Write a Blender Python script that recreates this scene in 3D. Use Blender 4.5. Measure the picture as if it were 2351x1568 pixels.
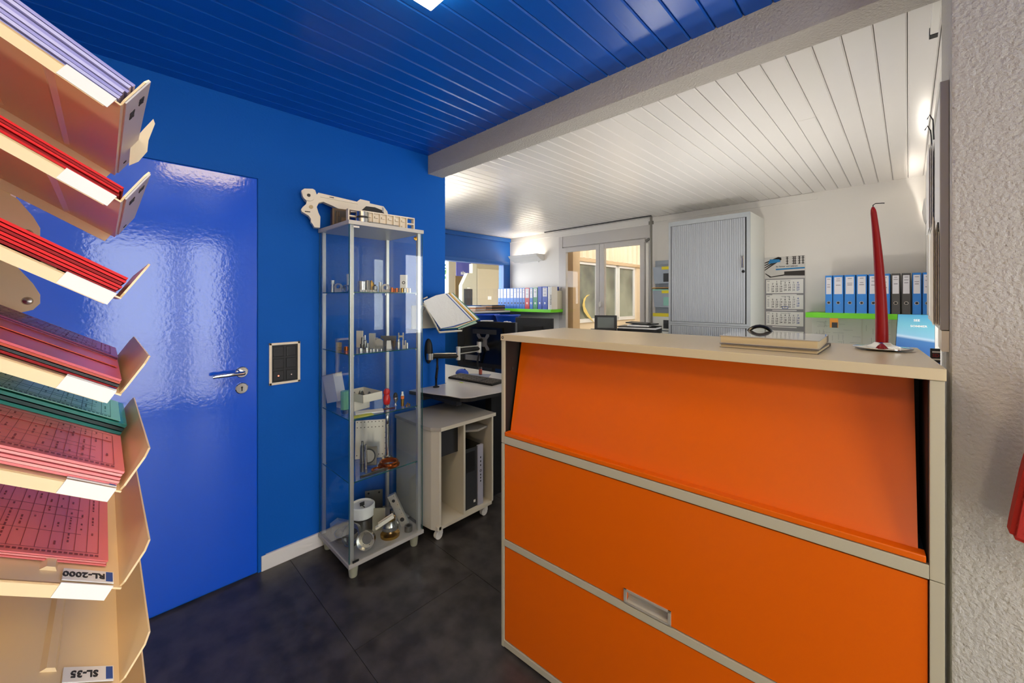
import bpy, bmesh, math, random
from mathutils import Matrix, Vector
random.seed(4)
PI = math.pi
R = math.radians
SC = bpy.context.scene
for o in list(bpy.data.objects):
    bpy.data.objects.remove(o)

# ------------------------------------------------------------------ camera, sky, exposure
FPX, CX, CY, EYE = 905.0, 1175.5, 686.0, 1.40
cam_data = bpy.data.cameras.new('camera')
cam = bpy.data.objects.new('camera', cam_data)
SC.collection.objects.link(cam)
cam.location = (0, 0, EYE)
cam.rotation_euler = (R(90), 0, R(44.02))
cam_data.sensor_width = 36
cam_data.lens = FPX / 2351 * 36
cam_data.shift_y = -(784 - CY) / 2351
cam_data.clip_start = 0.02
cam_data.clip_end = 200
SC.camera = cam

world = bpy.data.worlds.new('world')
SC.world = world
world.use_nodes = True
wn = world.node_tree.nodes
wn['Background'].inputs['Color'].default_value = (0.95, 0.965, 1.0, 1)
wn['Background'].inputs['Strength'].default_value = 5.0

SC.view_settings.view_transform = 'Standard'
SC.view_settings.look = 'None'
SC.view_settings.gamma = 1
SC.view_settings.use_curve_mapping = False
try:
    SC.cycles.transparent_max_bounces = 32
except Exception:
    pass
SC.view_settings.exposure = 0.68

LAMP_FRONT = 8.5      # emission of the square ceiling lamps
LAMP_WALL = 24.0      # emission inside the wall uplighters

# the office behind the beam stands 1.1 degrees askew to the entrance room
OFFICE = Matrix.Rotation(R(-1.12), 4, 'Z')
HALL = Matrix.Identity(4)
FR = HALL


def frame(m):
    global FR
    FR = m


# ------------------------------------------------------------------ materials
def lin(h):
    if isinstance(h, (tuple, list)):
        return tuple(h)[:3]
    h = h.lstrip('#')
    v = [int(h[i:i + 2], 16) / 255 for i in (0, 2, 4)]
    return tuple(c / 12.92 if c <= 0.04045 else ((c + 0.055) / 1.055) ** 2.4 for c in v)


MATS = {}


def mat(name, col, rough=0.5, metal=0.0, bump=0.0, bscale=200.0, spec=None, coat=0.0, coat_rough=0.05,
        emit=None, emit_s=0.0, alpha=1.0, trans=0.0, ior=None, var=0.0, vscale=8.0, bdist=0.002, detail=3.0, col2=None,
        stretch=None):
    if name in MATS:
        return MATS[name]
    m = bpy.data.materials.new(name)
    m.use_nodes = True
    nt = m.node_tree
    p = nt.nodes['Principled BSDF']
    c = lin(col)
    p.inputs['Base Color'].default_value = (*c, 1)
    p.inputs['Roughness'].default_value = rough
    p.inputs['Metallic'].default_value = metal
    if spec is not None:
        p.inputs['Specular IOR Level'].default_value = spec
    if coat:
        p.inputs['Coat Weight'].default_value = coat
        p.inputs['Coat Roughness'].default_value = coat_rough
    if trans:
        p.inputs['Transmission Weight'].default_value = trans
    if ior:
        p.inputs['IOR'].default_value = ior
    if alpha < 1:
        p.inputs['Alpha'].default_value = alpha
    if emit is not None:
        p.inputs['Emission Color'].default_value = (*lin(emit), 1)
        p.inputs['Emission Strength'].default_value = emit_s
    if bump or var:
        tc = nt.nodes.new('ShaderNodeTexCoord')
        src = tc.outputs['Object']
        if stretch:
            mp = nt.nodes.new('ShaderNodeMapping')
            mp.inputs['Scale'].default_value = stretch
            nt.links.new(src, mp.inputs['Vector'])
            src = mp.outputs['Vector']
    if bump:
        n = nt.nodes.new('ShaderNodeTexNoise')
        n.inputs['Scale'].default_value = bscale
        n.inputs['Detail'].default_value = detail
        nt.links.new(src, n.inputs['Vector'])
        b = nt.nodes.new('ShaderNodeBump')
        b.inputs['Strength'].default_value = bump
        b.inputs['Distance'].default_value = bdist
        nt.links.new(n.outputs['Fac'], b.inputs['Height'])
        nt.links.new(b.outputs['Normal'], p.inputs['Normal'])
        if coat:
            nt.links.new(b.outputs['Normal'], p.inputs['Coat Normal'])
    if var:
        n2 = nt.nodes.new('ShaderNodeTexNoise')
        n2.inputs['Scale'].default_value = vscale
        n2.inputs['Detail'].default_value = 5
        nt.links.new(src, n2.inputs['Vector'])
        mx = nt.nodes.new('ShaderNodeMix')
        mx.data_type = 'RGBA'
        k = 1 - var
        mx.inputs[6].default_value = (c[0] * k, c[1] * k, c[2] * k, 1)
        c2 = lin(col2) if col2 is not None else tuple(min(1, v * (1 + var)) for v in c)
        mx.inputs[7].default_value = (*c2, 1)
        rp = nt.nodes.new('ShaderNodeMapRange')
        rp.inputs['From Min'].default_value = 0.35
        rp.inputs['From Max'].default_value = 0.65
        nt.links.new(n2.outputs['Fac'], rp.inputs['Value'])
        nt.links.new(rp.outputs['Result'], mx.inputs[0])
        nt.links.new(mx.outputs[2], p.inputs['Base Color'])
    MATS[name] = m
    return m


def glass_mat(name, tint=(0.97, 0.99, 0.98), refl=1.0, ior=1.5):
    """thin pane: transparent with a Fresnel reflection"""
    if name in MATS:
        return MATS[name]
    m = bpy.data.materials.new(name)
    m.use_nodes = True
    nt = m.node_tree
    nt.nodes.clear()
    out = nt.nodes.new('ShaderNodeOutputMaterial')
    mx = nt.nodes.new('ShaderNodeMixShader')
    tr = nt.nodes.new('ShaderNodeBsdfTransparent')
    tr.inputs['Color'].default_value = (*tint, 1)
    gl = nt.nodes.new('ShaderNodeBsdfGlossy')
    gl.inputs['Roughness'].default_value = 0.0
    fr = nt.nodes.new('ShaderNodeFresnel')
    ge = nt.nodes.new('ShaderNodeNewGeometry')
    im = nt.nodes.new('ShaderNodeMapRange')
    im.inputs['To Min'].default_value = ior
    im.inputs['To Max'].default_value = 1 / ior
    nt.links.new(ge.outputs['Backfacing'], im.inputs['Value'])
    nt.links.new(im.outputs['Result'], fr.inputs['IOR'])
    mu = nt.nodes.new('ShaderNodeMath')
    mu.operation = 'MULTIPLY'
    mu.inputs[1].default_value = refl
    nt.links.new(fr.outputs[0], mu.inputs[0])
    nt.links.new(mu.outputs[0], mx.inputs[0])
    nt.links.new(tr.outputs[0], mx.inputs[1])
    nt.links.new(gl.outputs[0], mx.inputs[2])
    nt.links.new(mx.outputs[0], out.inputs[0])
    MATS[name] = m
    return m


M_BLUEWALL = mat('blue_painted_plaster', (0.0, 0.105, 0.50), 0.62, spec=0.2, bump=0.5, bscale=90, bdist=0.003)
M_DOOR = mat('glossy_blue_lacquer', (0.002, 0.100, 0.78), 0.4, spec=0.15, bump=0.22, bscale=60, bdist=0.0016, coat=1.0, coat_rough=0.09)
MATS['glossy_blue_lacquer'].node_tree.nodes['Principled BSDF'].inputs['Coat IOR'].default_value = 1.55
M_BLUECEIL = mat('blue_lacquered_board', (0.0, 0.098, 0.54), 0.28, spec=0.5, bump=0.25, bscale=26, bdist=0.0012,
                 stretch=(8, 0.5, 1))
M_BLUEDARK = mat('blue_groove_backing', (0.0, 0.01, 0.12), 0.6)  # dark blue backing that shows in the board joints
M_WHITECEIL = mat('white_lacquered_board', '#dedad6', 0.22, spec=0.45, bump=0.12, bscale=18, bdist=0.001, stretch=(6, 0.5, 1))
M_WHITEDARK = mat('grey_groove', '#8c8781', 0.7)
M_PLASTER = mat('rough_grey_plaster', '#bdb8b0', 0.9, bump=1.0, bscale=110, bdist=0.007, detail=4)
M_WHITEWALL = mat('white_office_wall', '#e6e2dc', 0.75, bump=0.25, bscale=60, bdist=0.002)
M_TRIMW = mat('white_trim_paint', '#e4e0da', 0.5)
M_FLOOR = mat('dark_slate_vinyl', (0.036, 0.032, 0.032), 0.34, spec=0.5, bump=0.3, bscale=260, bdist=0.0007, var=0.35,
              vscale=11, col2=(0.062, 0.055, 0.051))
M_FLOORB = mat('floor_joint', (0.006, 0.006, 0.006), 0.8)
M_ORANGE = mat('orange_steel', (0.74, 0.122, 0.0005), 0.30, spec=0.4)
M_CREAM = mat('beige_grey_steel', '#b9b298', 0.38, spec=0.5)
M_TOP = mat('beige_laminate_top', '#ccbc98', 0.30, spec=0.5)
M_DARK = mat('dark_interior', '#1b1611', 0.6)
M_BLACK = mat('black_plastic', '#0d0d0e', 0.45)
M_BLACKG = mat('glossy_black_plastic', '#07080a', 0.2)
M_DGREY = mat('dark_grey_plastic', '#2c2e31', 0.5)
M_STEEL = mat('brushed_steel', '#c9c7c1', 0.25, metal=1.0)
M_STEELD = mat('grey_machined_steel', '#8f8d88', 0.35, metal=1.0)
M_ALU = mat('matt_aluminium', '#d6d4cd', 0.38, metal=0.75)
M_ALUW = mat('pale_cast_aluminium', '#f0e6d2', 0.55, metal=0.15, bump=0.3, bscale=300)
M_BRASS = mat('brass', '#b98c3c', 0.25, metal=1.0)
M_COPPER = mat('copper', '#d06a2c', 0.22, metal=1.0)
M_BRONZE = mat('dark_bronze', '#5d4a36', 0.45, metal=0.6)
M_CHROME = mat('chrome', '#e8e6e2', 0.08, metal=1.0)
M_GLASS = glass_mat('vitrine_glass', (0.972, 0.99, 0.988), 1.0, 1.5)
M_GLASSE = mat('green_glass_edge', '#1d5a57', 0.15, spec=0.6)
M_WINGLASS = glass_mat('window_glass', (0.97, 0.98, 0.98), 0.7, 1.45)
M_WHITEP = mat('white_plastic', '#e9e6df', 0.4)
M_GREYW = mat('warm_grey_laminate', '#a8a49b', 0.4)
M_CADDY = mat('cream_laminate', '#cfc9b8', 0.45)
M_DESK = mat('pale_desk_laminate', '#cfcac4', 0.28)
M_PAPER = mat('white_paper', '#eceae6', 0.7)
M_LABELP = mat('label_paper', '#dfdde2', 0.6)
M_INK = mat('printing_ink', '#2a2a2e', 0.7)
M_INKBLUE = mat('blue_ink', '#2a4f9a', 0.7)
M_INKRED = mat('red_ink', '#8c2a2a', 0.7)
M_GREEN = mat('lime_green_shelf', '#6fd61a', 0.35)
M_SHUT = mat('silver_tambour', '#a7abb1', 0.42, spec=0.5)
M_SHUTF = mat('silver_steel_frame', '#a5aaae', 0.42)
M_WHITEG = mat('white_steel', '#dfe0da', 0.45)
M_WINF = mat('white_window_frame', '#c9c4c0', 0.4)
M_LAMP = mat('warm_lamp_diffuser', '#fff0d0', 0.5, emit=(1.0, 0.76, 0.45), emit_s=LAMP_FRONT)
M_TUBE = mat('uplighter_tube', '#fff4e0', 0.5, emit=(1.0, 0.93, 0.80), emit_s=LAMP_WALL)
M_LAMPB = mat('lamp_body_white', '#dedbd6', 0.4)
M_RACK = mat('cream_enamelled_steel', '#efd5a6', 0.33, spec=0.5)
M_LILAC = mat('lilac_sleeves', '#9d9bd6', 0.3)
M_LILACL = mat('pale_lilac_sleeves', '#c4c2ec', 0.3)
M_RED = mat('red_plastic_sleeves', '#e00e14', 0.45, spec=0.25)
M_REDD = mat('dark_red_sleeves', '#a00c12', 0.45, spec=0.2)
M_PURPLE = mat('plum_sleeve', '#8e1f5e', 0.3, spec=0.3)
M_ORSLV = mat('orange_red_sleeve', '#d2502e', 0.3, spec=0.3)
M_ROSE = mat('rose_sleeve', '#cf5560', 0.3, spec=0.3)
M_TEAL = mat('green_sleeves', '#159080', 0.22)
M_TEALD = mat('dark_green_sleeves', '#04433c', 0.25)
M_TEALP = mat('form_in_green_sleeve', '#7fd0b0', 0.3)
M_PINK = mat('pink_form', '#f5a29c', 0.35)
M_PINKD = mat('deep_pink_form', '#ee7f80', 0.35)
M_PINKINK = mat('form_ink', '#8a3a42', 0.6)
M_TEALINK = mat('form_ink_green', '#1c6a56', 0.6)
M_CANDLE = mat('red_wax', (0.27, 0.002, 0.002), 0.4, spec=0.3)
M_REDFAB = mat('red_felt', (0.42, 0.02, 0.012), 0.95, bump=0.6, bscale=400)
M_BIND = {
    'blue': mat('blue_binder', '#1f63b8', 0.35), 'bright': mat('bright_blue_binder', '#2f86dc', 0.35),
    'navy': mat('dark_blue_binder', '#1440a8', 0.35), 'red': mat('red_binder', '#b8141a', 0.35),
    'green': mat('green_binder', '#2b8458', 0.35), 'black': mat('charcoal_binder', '#4c4a49', 0.4),
    'white': mat('white_binder', '#e4e1da', 0.4), 'cream': mat('cream_catalogue', '#c8c2ae', 0.5)}


# ------------------------------------------------------------------ mesh builder
class G:
    def __init__(s):
        s.bm = bmesh.new()

    def box(s, x0, x1, y0, y1, z0, z1, mtx=None, bev=0.0):
        if x0 > x1: x0, x1 = x1, x0
        if y0 > y1: y0, y1 = y1, y0
        if z0 > z1: z0, z1 = z1, z0
        vs = [s.bm.verts.new(p) for p in
              ((x0, y0, z0), (x1, y0, z0), (x1, y1, z0), (x0, y1, z0), (x0, y0, z1), (x1, y0, z1), (x1, y1, z1), (x0, y1, z1))]
        fs = [s.bm.faces.new([vs[i] for i in q]) for q in
              ((0, 3, 2, 1), (4, 5, 6, 7), (0, 1, 5, 4), (1, 2, 6, 5), (2, 3, 7, 6), (3, 0, 4, 7))]
        if mtx is not None:
            bmesh.ops.transform(s.bm, matrix=mtx, verts=vs)
        if bev > 0:
            es = set(e for f in fs for e in f.edges)
            bmesh.ops.bevel(s.bm, geom=list(es), offset=bev, segments=2, profile=0.7, affect='EDGES')
        return s

    def lathe(s, prof, n=24, mtx=None, cap=True):
        """profile of (radius, z) turned about z"""
        rings = []
        for r, z in prof:
            rings.append([s.bm.verts.new((r * math.cos(2 * PI * i / n), r * math.sin(2 * PI * i / n), z)) for i in range(n)])
        for a, b in zip(rings, rings[1:]):
            for i in range(n):
                s.bm.faces.new((a[i], a[(i + 1) % n], b[(i + 1) % n], b[i]))
        if cap:
            if prof[0][0] > 1e-6: s.bm.faces.new(list(reversed(rings[0])))
            if prof[-1][0] > 1e-6: s.bm.faces.new(rings[-1])
        if mtx is not None:
            bmesh.ops.transform(s.bm, matrix=mtx, verts=[v for r_ in rings for v in r_])
        return s

    def cyl(s, r, z0, z1, n=20, mtx=None, r2=None):
        return s.lathe([(r, z0), (r if r2 is None else r2, z1)], n, mtx)

    def rod(s, a, b, r, n=12, r2=None):
        a, b = Vector(a), Vector(b)
        d = b - a
        q = d.to_track_quat('Z', 'Y').to_matrix().to_4x4()
        return s.cyl(r, 0, d.length, n, Matrix.Translation(a) @ q, r2)

    def ring(s, ro, ri, z0, z1, n=28, mtx=None):
        return s.lathe([(ri, z0), (ro, z0), (ro, z1), (ri, z1), (ri, z0)], n, mtx, cap=False)

    def prism(s, pts, z0, z1, mtx=None):
        """polygon in xy pushed from z0 to z1"""
        a = [s.bm.verts.new((x, y, z0)) for x, y in pts]
        b = [s.bm.verts.new((x, y, z1)) for x, y in pts]
        n = len(pts)
        s.bm.faces.new(list(reversed(a)))
        s.bm.faces.new(b)
        for i in range(n):
            s.bm.faces.new((a[i], a[(i + 1) % n], b[(i + 1) % n], b[i]))
        if mtx is not None:
            bmesh.ops.transform(s.bm, matrix=mtx, verts=a + b)
        return s

    def tube(s, pts, r, n=8):
        pts = [Vector(p) for p in pts]
        rings = []
        for i, p in enumerate(pts):
            d = (pts[min(i + 1, len(pts) - 1)] - pts[max(i - 1, 0)]).normalized()
            q = d.to_track_quat('Z', 'Y')
            rr = r[i] if isinstance(r, (list, tuple)) else r
            rings.append([s.bm.verts.new(p + q @ Vector((rr * math.cos(2 * PI * k / n), rr * math.sin(2 * PI * k / n), 0))) for k in range(n)])
        for a, b in zip(rings, rings[1:]):
            for i in range(n):
                s.bm.faces.new((a[i], a[(i + 1) % n], b[(i + 1) % n], b[i]))
        s.bm.faces.new(list(reversed(rings[0])))
        s.bm.faces.new(rings[-1])
        return s

    def quad(s, a, b, c, d):
        s.bm.faces.new([s.bm.verts.new(p) for p in (a, b, c, d)])
        return s

    def sph(s, c, rx, ry, rz, u=16, v=10):
        m = Matrix.Translation(c) @ Matrix.Diagonal((rx, ry, rz, 1))
        bmesh.ops.create_uvsphere(s.bm, u_segments=u, v_segments=v, radius=1, matrix=m)
        return s

    def xf(s, m):
        bmesh.ops.transform(s.bm, matrix=m, verts=s.bm.verts)
        return s


def obj(name, g, m, parent=None, label=None, cat=None, group=None, kind=None, smooth=False, loc=None, rz=0.0, mtx=None):
    me = bpy.data.meshes.new(name)
    bmesh.ops.recalc_face_normals(g.bm, faces=g.bm.faces)
    g.bm.to_mesh(me)
    g.bm.free()
    me.materials.append(m)
    if smooth:
        for p in me.polygons: p.use_smooth = True
        try:
            me.set_sharp_from_angle(angle=R(40))
        except Exception:
            pass
    o = bpy.data.objects.new(name, me)
    SC.collection.objects.link(o)
    if parent is not None:
        o.parent = parent
        if mtx is not None: o.matrix_local = mtx
    else:
        l = Matrix.Translation(loc) if loc else Matrix.Identity(4)
        o.matrix_world = FR @ l @ Matrix.Rotation(rz, 4, 'Z')
    if label: o['label'] = label
    if cat: o['category'] = cat
    if group: o['group'] = group
    if kind: o['kind'] = kind
    return o


def thing(name, label, cat, loc=(0, 0, 0), rz=0.0, group=None, kind=None, extra=None):
    o = bpy.data.objects.new(name, None)
    o.empty_display_size = 0.05
    SC.collection.objects.link(o)
    m = FR @ Matrix.Translation(loc) @ Matrix.Rotation(rz, 4, 'Z')
    if extra is not None: m = m @ extra
    o.matrix_world = m
    if label: o['label'] = label
    if cat: o['category'] = cat
    if group: o['group'] = group
    if kind: o['kind'] = kind
    return o


def struct(name, g, m, parent=None, **k):
    return obj(name, g, m, parent, kind='structure' if parent is None else None, **k)


def share(src, name, parent, mtx, label=None):
    o = bpy.data.objects.new(name, src.data)
    SC.collection.objects.link(o)
    o.parent = parent
    o.matrix_local = mtx
    if label: o['label'] = label
    return o


def copy_tree(root, loc, rz=0.0, label=None, group=None, scale=None):
    r = root.copy()
    SC.collection.objects.link(r)
    m = FR @ Matrix.Translation(loc) @ Matrix.Rotation(rz, 4, 'Z')
    if scale: m = m @ Matrix.Diagonal((*scale, 1))
    r.matrix_world = m
    if label: r['label'] = label
    if group: r['group'] = group
    for ch in list(root.children):
        c = ch.copy(); SC.collection.objects.link(c); c.parent = r
        for g2 in list(ch.children):
            d = g2.copy(); SC.collection.objects.link(d); d.parent = c
    return r


def text(s, size, m, parent, mtx, name='lettering', ext=0.0003, align='CENTER', sx=1.0):
    cu = bpy.data.curves.new('t', 'FONT')
    cu.body = s
    cu.size = size
    cu.extrude = ext
    cu.align_x = align
    cu.align_y = 'CENTER'
    cu.offset = size * 0.02
    cu.resolution_u = 2
    t = bpy.data.objects.new('t', cu)
    SC.collection.objects.link(t)
    dg = bpy.context.evaluated_depsgraph_get()
    me = bpy.data.meshes.new_from_object(t.evaluated_get(dg))
    bpy.data.objects.remove(t)
    me.name = name
    me.materials.clear()
    me.materials.append(m)
    o = bpy.data.objects.new(name, me)
    SC.collection.objects.link(o)
    o.parent = parent
    o.matrix_local = mtx @ Matrix.Diagonal((sx, 1, 1, 1))
    return o


T = Matrix.Translation
def RX(a): return Matrix.Rotation(R(a), 4, 'X')
def RY(a): return Matrix.Rotation(R(a), 4, 'Y')
def RZ(a): return Matrix.Rotation(R(a), 4, 'Z')


# sight lines of the survey: pixel -> point on a plane of the room
def _ray(px, py):
    t = R(44.02 if FR is HALL else 45.14)
    r = (px - CX) / FPX; v = (CY - py) / FPX
    return (-math.sin(t) + r * math.cos(t), math.cos(t) + r * math.sin(t), v)
def onx(px, py, X):
    d = _ray(px, py); k = X / d[0]; return (X, d[1] * k, EYE + d[2] * k)
def ony(px, py, Y):
    d = _ray(px, py); k = Y / d[1]; return (d[0] * k, Y, EYE + d[2] * k)


# =================================================================== STRUCTURE
HX0, HX1, HY0, HY1 = -2.34, 1.80, -2.2, 1.575
ZC = 2.40

# ---- floor: slab with vinyl tiles laid in staggered rows
fl = obj('floor', G().box(-4.75, 1.9, -2.3, 4.9, -0.06, -0.003), M_FLOORB, kind='structure')
tw, tl, gap = 0.62, 1.24, 0.0012
tile_me = None
for r_ in range(-3, 7):
    y0 = 0.693 + r_ * tw
    off = -1.54 if r_ % 2 == 0 else -1.54 + 0.37
    for c_ in range(-3, 3):
        x0 = off + c_ * tl
        if x0 + tl < -4.7 or x0 > 1.8 or y0 > 4.7: continue
        g = G().box(max(x0, -4.74) + gap, min(x0 + tl, 1.88) - gap, y0 + gap, min(y0 + tw, 4.88) - gap, -0.003, 0.0)
        o = obj('floor_tile', g, M_FLOOR, fl)

# ---- blue wall of the entrance room with its door
struct('wall_left', G().box(-2.44, HX0, HY0 - 0.1, 1.722, 0, ZC + 0.1), M_BLUEWALL)
struct('baseboard_left', G().box(HX0, HX0 + 0.014, 0.560, 1.722, 0.0, 0.078, bev=0.003), M_TRIMW)

d = thing('door_1', None, None, (HX0, 0, 0), kind='structure')
obj('leaf', G().box(0.0, 0.016, -0.36, 0.540, 0.012, 2.008, bev=0.003), M_DOOR, d)
g = G()
g.box(0.0, 0.009, 0.546, 0.580, 0.0, 2.0135)
g.box(0.0, 0.009, -0.40, 0.580, 2.014, 2.046)
g.box(0.0, 0.009, -0.40, -0.366, 0.0, 2.0135)
obj('door_frame', g, M_BLUEWALL, d)
h = obj('lever_handle', G().rod((0.016, 0.474, 1.037), (0.062, 0.474, 1.037), 0.010).tube(
    [(0.062, 0.478, 1.037), (0.064, 0.466, 1.037), (0.066, 0.44, 1.037), (0.066, 0.38, 1.036), (0.064, 0.352, 1.035)], [0.010, 0.0105, 0.0095, 0.0095, 0.0085], 14), M_CHROME, d, smooth=True)
obj('rose', G().lathe([(0.0, 0), (0.027, 0), (0.027, 0.006), (0.024, 0.009), (0.0, 0.009)], 32, T((0.016, 0.474, 1.037)) @ RY(90)), M_CHROME, h, smooth=True)
k = obj('key_escutcheon', G().lathe([(0.0, 0), (0.027, 0), (0.027, 0.006), (0.024, 0.009), (0.0, 0.009)], 32, T((0.016, 0.474, 0.957)) @ RY(90)), M_CHROME, d, smooth=True)
g = G().cyl(0.0045, 0, 0.0006, 16, T((0.0252, 0.474, 0.962)) @ RY(90)).box(0.0252, 0.0258, 0.4715, 0.4765, 0.944, 0.962)
obj('keyhole', g, M_BLACK, k)

# ---- entrance room: rear wall, glazed entrance front, all behind the viewer
M_HALLW = mat('white_hall_wall', '#dcd8d2', 0.8)
struct('wall_rear', G().box(-2.44, HX1 + 0.1, HY0 - 0.1, HY0, 0, ZC + 0.1), M_HALLW)
g = G()
g.box(HX1, HX1 + 0.1, HY0, -0.20, 0, ZC + 0.1)
g.box(HX1, HX1 + 0.1, 1.16, 1.36, 0, ZC + 0.1)
g.box(HX1, HX1 + 0.1, -0.20, 1.16, 2.20, ZC + 0.1)
struct('wall_entrance', g, M_HALLW)
w = thing('window_3', None, None, (HX1 + 0.05, 0, 0), kind='structure')
g = G()
for (a, b) in ((-0.20, -0.13), (0.59, 0.73), (1.10, 1.16)): g.box(-0.03, 0.03, a, b, 0, 2.20)
g.box(-0.03, 0.03, -0.2, 1.16, 2.14, 2.20); g.box(-0.03, 0.03, -0.2, 1.16, 0, 0.10)
obj('window_frame', g, M_WHITEP, w)
obj('pane', G().box(-0.004, 0.004, -0.13, 0.59, 0.1, 2.14), M_WINGLASS, w)
obj('pane', G().box(-0.004, 0.004, 0.73, 1.10, 0.1, 2.14), M_WINGLASS, w)
M_PAVE = mat('pale_paving', '#a9a7a2', 0.9)
frame(HALL)
obj('paving', G().box(1.95, 14, -8, 10, -0.12, -0.02), mat('bright_concrete_paving', '#f0eee8', 0.9), kind='structure')

# ---- blue ceiling: single boards with bevelled edges, joints open
ce = obj('ceiling', G().box(HX0, HX1 + 0.1, HY0, 1.60, ZC + 0.014, ZC + 0.06), M_BLUEDARK, kind='structure')
def board_mesh(name, w, y0, y1, m, mid=None):
    g = G()
    c = 0.0048
    g.prism([(0.0011, 0.012), (0.0011, c), (0.0011 + c, 0), (w - 0.0011 - c, 0), (w - 0.0011, c), (w - 0.0011, 0.012)], 0, 1,
            Matrix(((1, 0, 0, 0), (0, 0, y1 - y0, y0), (0, 1, 0, 0), (0, 0, 0, 1))))
    me = bpy.data.meshes.new(name)
    bmesh.ops.recalc_face_normals(g.bm, faces=g.bm.faces)
    g.bm.to_mesh(me); g.bm.free()
    me.materials.append(m)
    return me
bw = 0.0898
bme = board_mesh('ceiling_board', bw, HY0, 1.60, M_BLUECEIL)
x = -0.741 - 18 * bw
while x < HX1:
    if x > HX0 - 0.03:
        o = bpy.data.objects.new('ceiling_board', bme)
        SC.collection.objects.link(o); o.parent = ce; o.location = (x, 0, ZC)
    x += bw

# ---- beam between the rooms
struct('trim_1', G().box(HX0, HX1 + 0.1, 1.575, 1.700, 2.272, 2.46, bev=0.004), M_PLASTER)

# ---- office shell
frame(OFFICE)
OX0, OX1, OY1 = -4.70, 0.10, 4.63
struct('wall_pier', G().box(0.074, 2.2, 1.425, 1.83, 0, 2.46, bev=0.006), M_PLASTER)
g = G()
g.box(OX1, OX1 + 0.25, 1.832, 2.40, 0, 2.46)
g.box(OX1, OX1 + 0.25, 3.70, OY1 + 0.1, 0, 2.46)
g.box(OX1, OX1 + 0.25, 2.40, 3.70, 0, 0.93)
g.box(OX1, OX1 + 0.25, 2.40, 3.70, 1.98, 2.46)
struct('wall_right', g, M_WHITEWALL)
w = thing('window_4', None, None, (OX1, 0, 0), kind='structure')
g = G()
for (a, b) in ((2.40, 2.46), (3.02, 3.08), (3.64, 3.70)): g.box(0.10, 0.16, a, b, 0.93, 1.98)
g.box(0.10, 0.16, 2.46, 3.64, 1.92, 1.98).box(0.10, 0.16, 2.46, 3.64, 0.93, 0.99)
obj('window_frame', g, M_WHITEP, w)
obj('pane', G().box(0.126, 0.132, 2.46, 3.02, 0.99, 1.92), M_WINGLASS, w)
obj('pane', G().box(0.126, 0.132, 3.08, 3.64, 0.99, 1.92), M_WINGLASS, w)
g = G()
g.box(-4.95, -3.665, OY1, OY1 + 0.22, 0, 2.46)
g.box(-2.233, 2.2, OY1, OY1 + 0.22, 0, 2.46)
g.box(-3.665, -2.233, OY1, OY1 + 0.22, 2.315, 2.46)
struct('wall_back', g, M_WHITEWALL)
g = G()
g.box(-4.80, OX0, 1.4, OY1, 0, 1.29)
g.box(-4.80, OX0, 1.4, 2.60, 1.29, 2.46)
g.box(-4.80, OX0, 4.50, OY1, 1.29, 1.96)
g.box(-4.80, OX0, 2.60, OY1, 1.955, 2.46)
struct('wall_far_left', g, mat('blue_office_paint', (0.004, 0.10, 0.42), 0.4))
M_BLUETRIM = mat('blue_lacquered_trim', (0.01, 0.11, 0.42), 0.28, spec=0.6)
g = G()
g.box(OX0, OX0 + 0.05, 1.8, 4.60, 2.335, 2.395, bev=0.003)
struct('trim_2', g, M_BLUETRIM)
struct('trim_3', G().box(OX0, OX0 + 0.03, 1.8, 4.58, 1.955, 2.01, bev=0.006), M_BLUETRIM)
struct('wall_alcove', G().box(-4.75, -2.45, 1.50, 1.64, 0, 2.46), M_WHITEWALL)

ce2 = obj('ceiling', G().box(OX0 - 0.1, OX1 + 0.1, 1.58, OY1 + 0.05, ZC + 0.014, ZC + 0.06), M_WHITEDARK, kind='structure')
wb = 0.0893
y0c, y1c = 1.62, 4.63
wme = board_mesh('ceiling_board', wb, y0c, y1c, M_WHITECEIL)
ysp = ony(1845, 276, 1.0)
ysplit = (ZC - EYE) / (ysp[2] - EYE)
wme_a = board_mesh('ceiling_board', wb, y0c, ysplit - 0.0015, M_WHITECEIL)
wme_b = board_mesh('ceiling_board', wb, ysplit + 0.0015, y1c, M_WHITECEIL)
xs = ysp[0] * ysplit
x = -0.002 - 53 * wb
while x < OX1:
    for me_ in ((wme_a, wme_b) if x < xs < x + wb else (wme,)):
        o = bpy.data.objects.new('ceiling_board', me_)
        SC.collection.objects.link(o); o.parent = ce2; o.location = (x, 0, ZC)
    x += wb

# trim rail along top of back wall
struct('trim_4', G().box(-4.70, -0.6, OY1 - 0.012, OY1, 2.335, 2.398, bev=0.002), M_TRIMW)

# ---- office door window (two casements) and its lintel
w = thing('window_1', None, None, (0, OY1, 0), kind='structure')
g = G()
g.box(-3.665, -3.60, 0.0, 0.07, 0, 2.315); g.box(-2.30, -2.233, 0.0, 0.07, 0, 2.315)
g.box(-3.60, -2.30, 0.02, 0.07, 2.147, 2.315)
obj('window_frame', g, M_WINF, w)
obj('lintel_panel', G().box(-3.60, -2.30, 0.008, 0.02, 2.160, 2.315), M_WINF, w)
g = G()
for (a, b) in ((-3.598, -2.962), (-2.956, -2.302)):
    pl, pr = (a + 0.07, b - 0.055) if a < -3.2 else (a + 0.071, b - 0.069)
    s = obj('casement', G().box(a, pl, -0.01, 0.04, 0.0, 2.145, bev=0.004).box(pr, b, -0.01, 0.04, 0.0, 2.145, bev=0.004)
            .box(pl, pr, -0.01, 0.04, 2.079, 2.145, bev=0.004).box(pl, pr, -0.01, 0.04, 0.0, 0.90, bev=0.004), M_WINF, w)
    obj('pane', G().box(pl, pr, 0.012, 0.018, 0.90, 2.079), M_WINGLASS, s)
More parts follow.
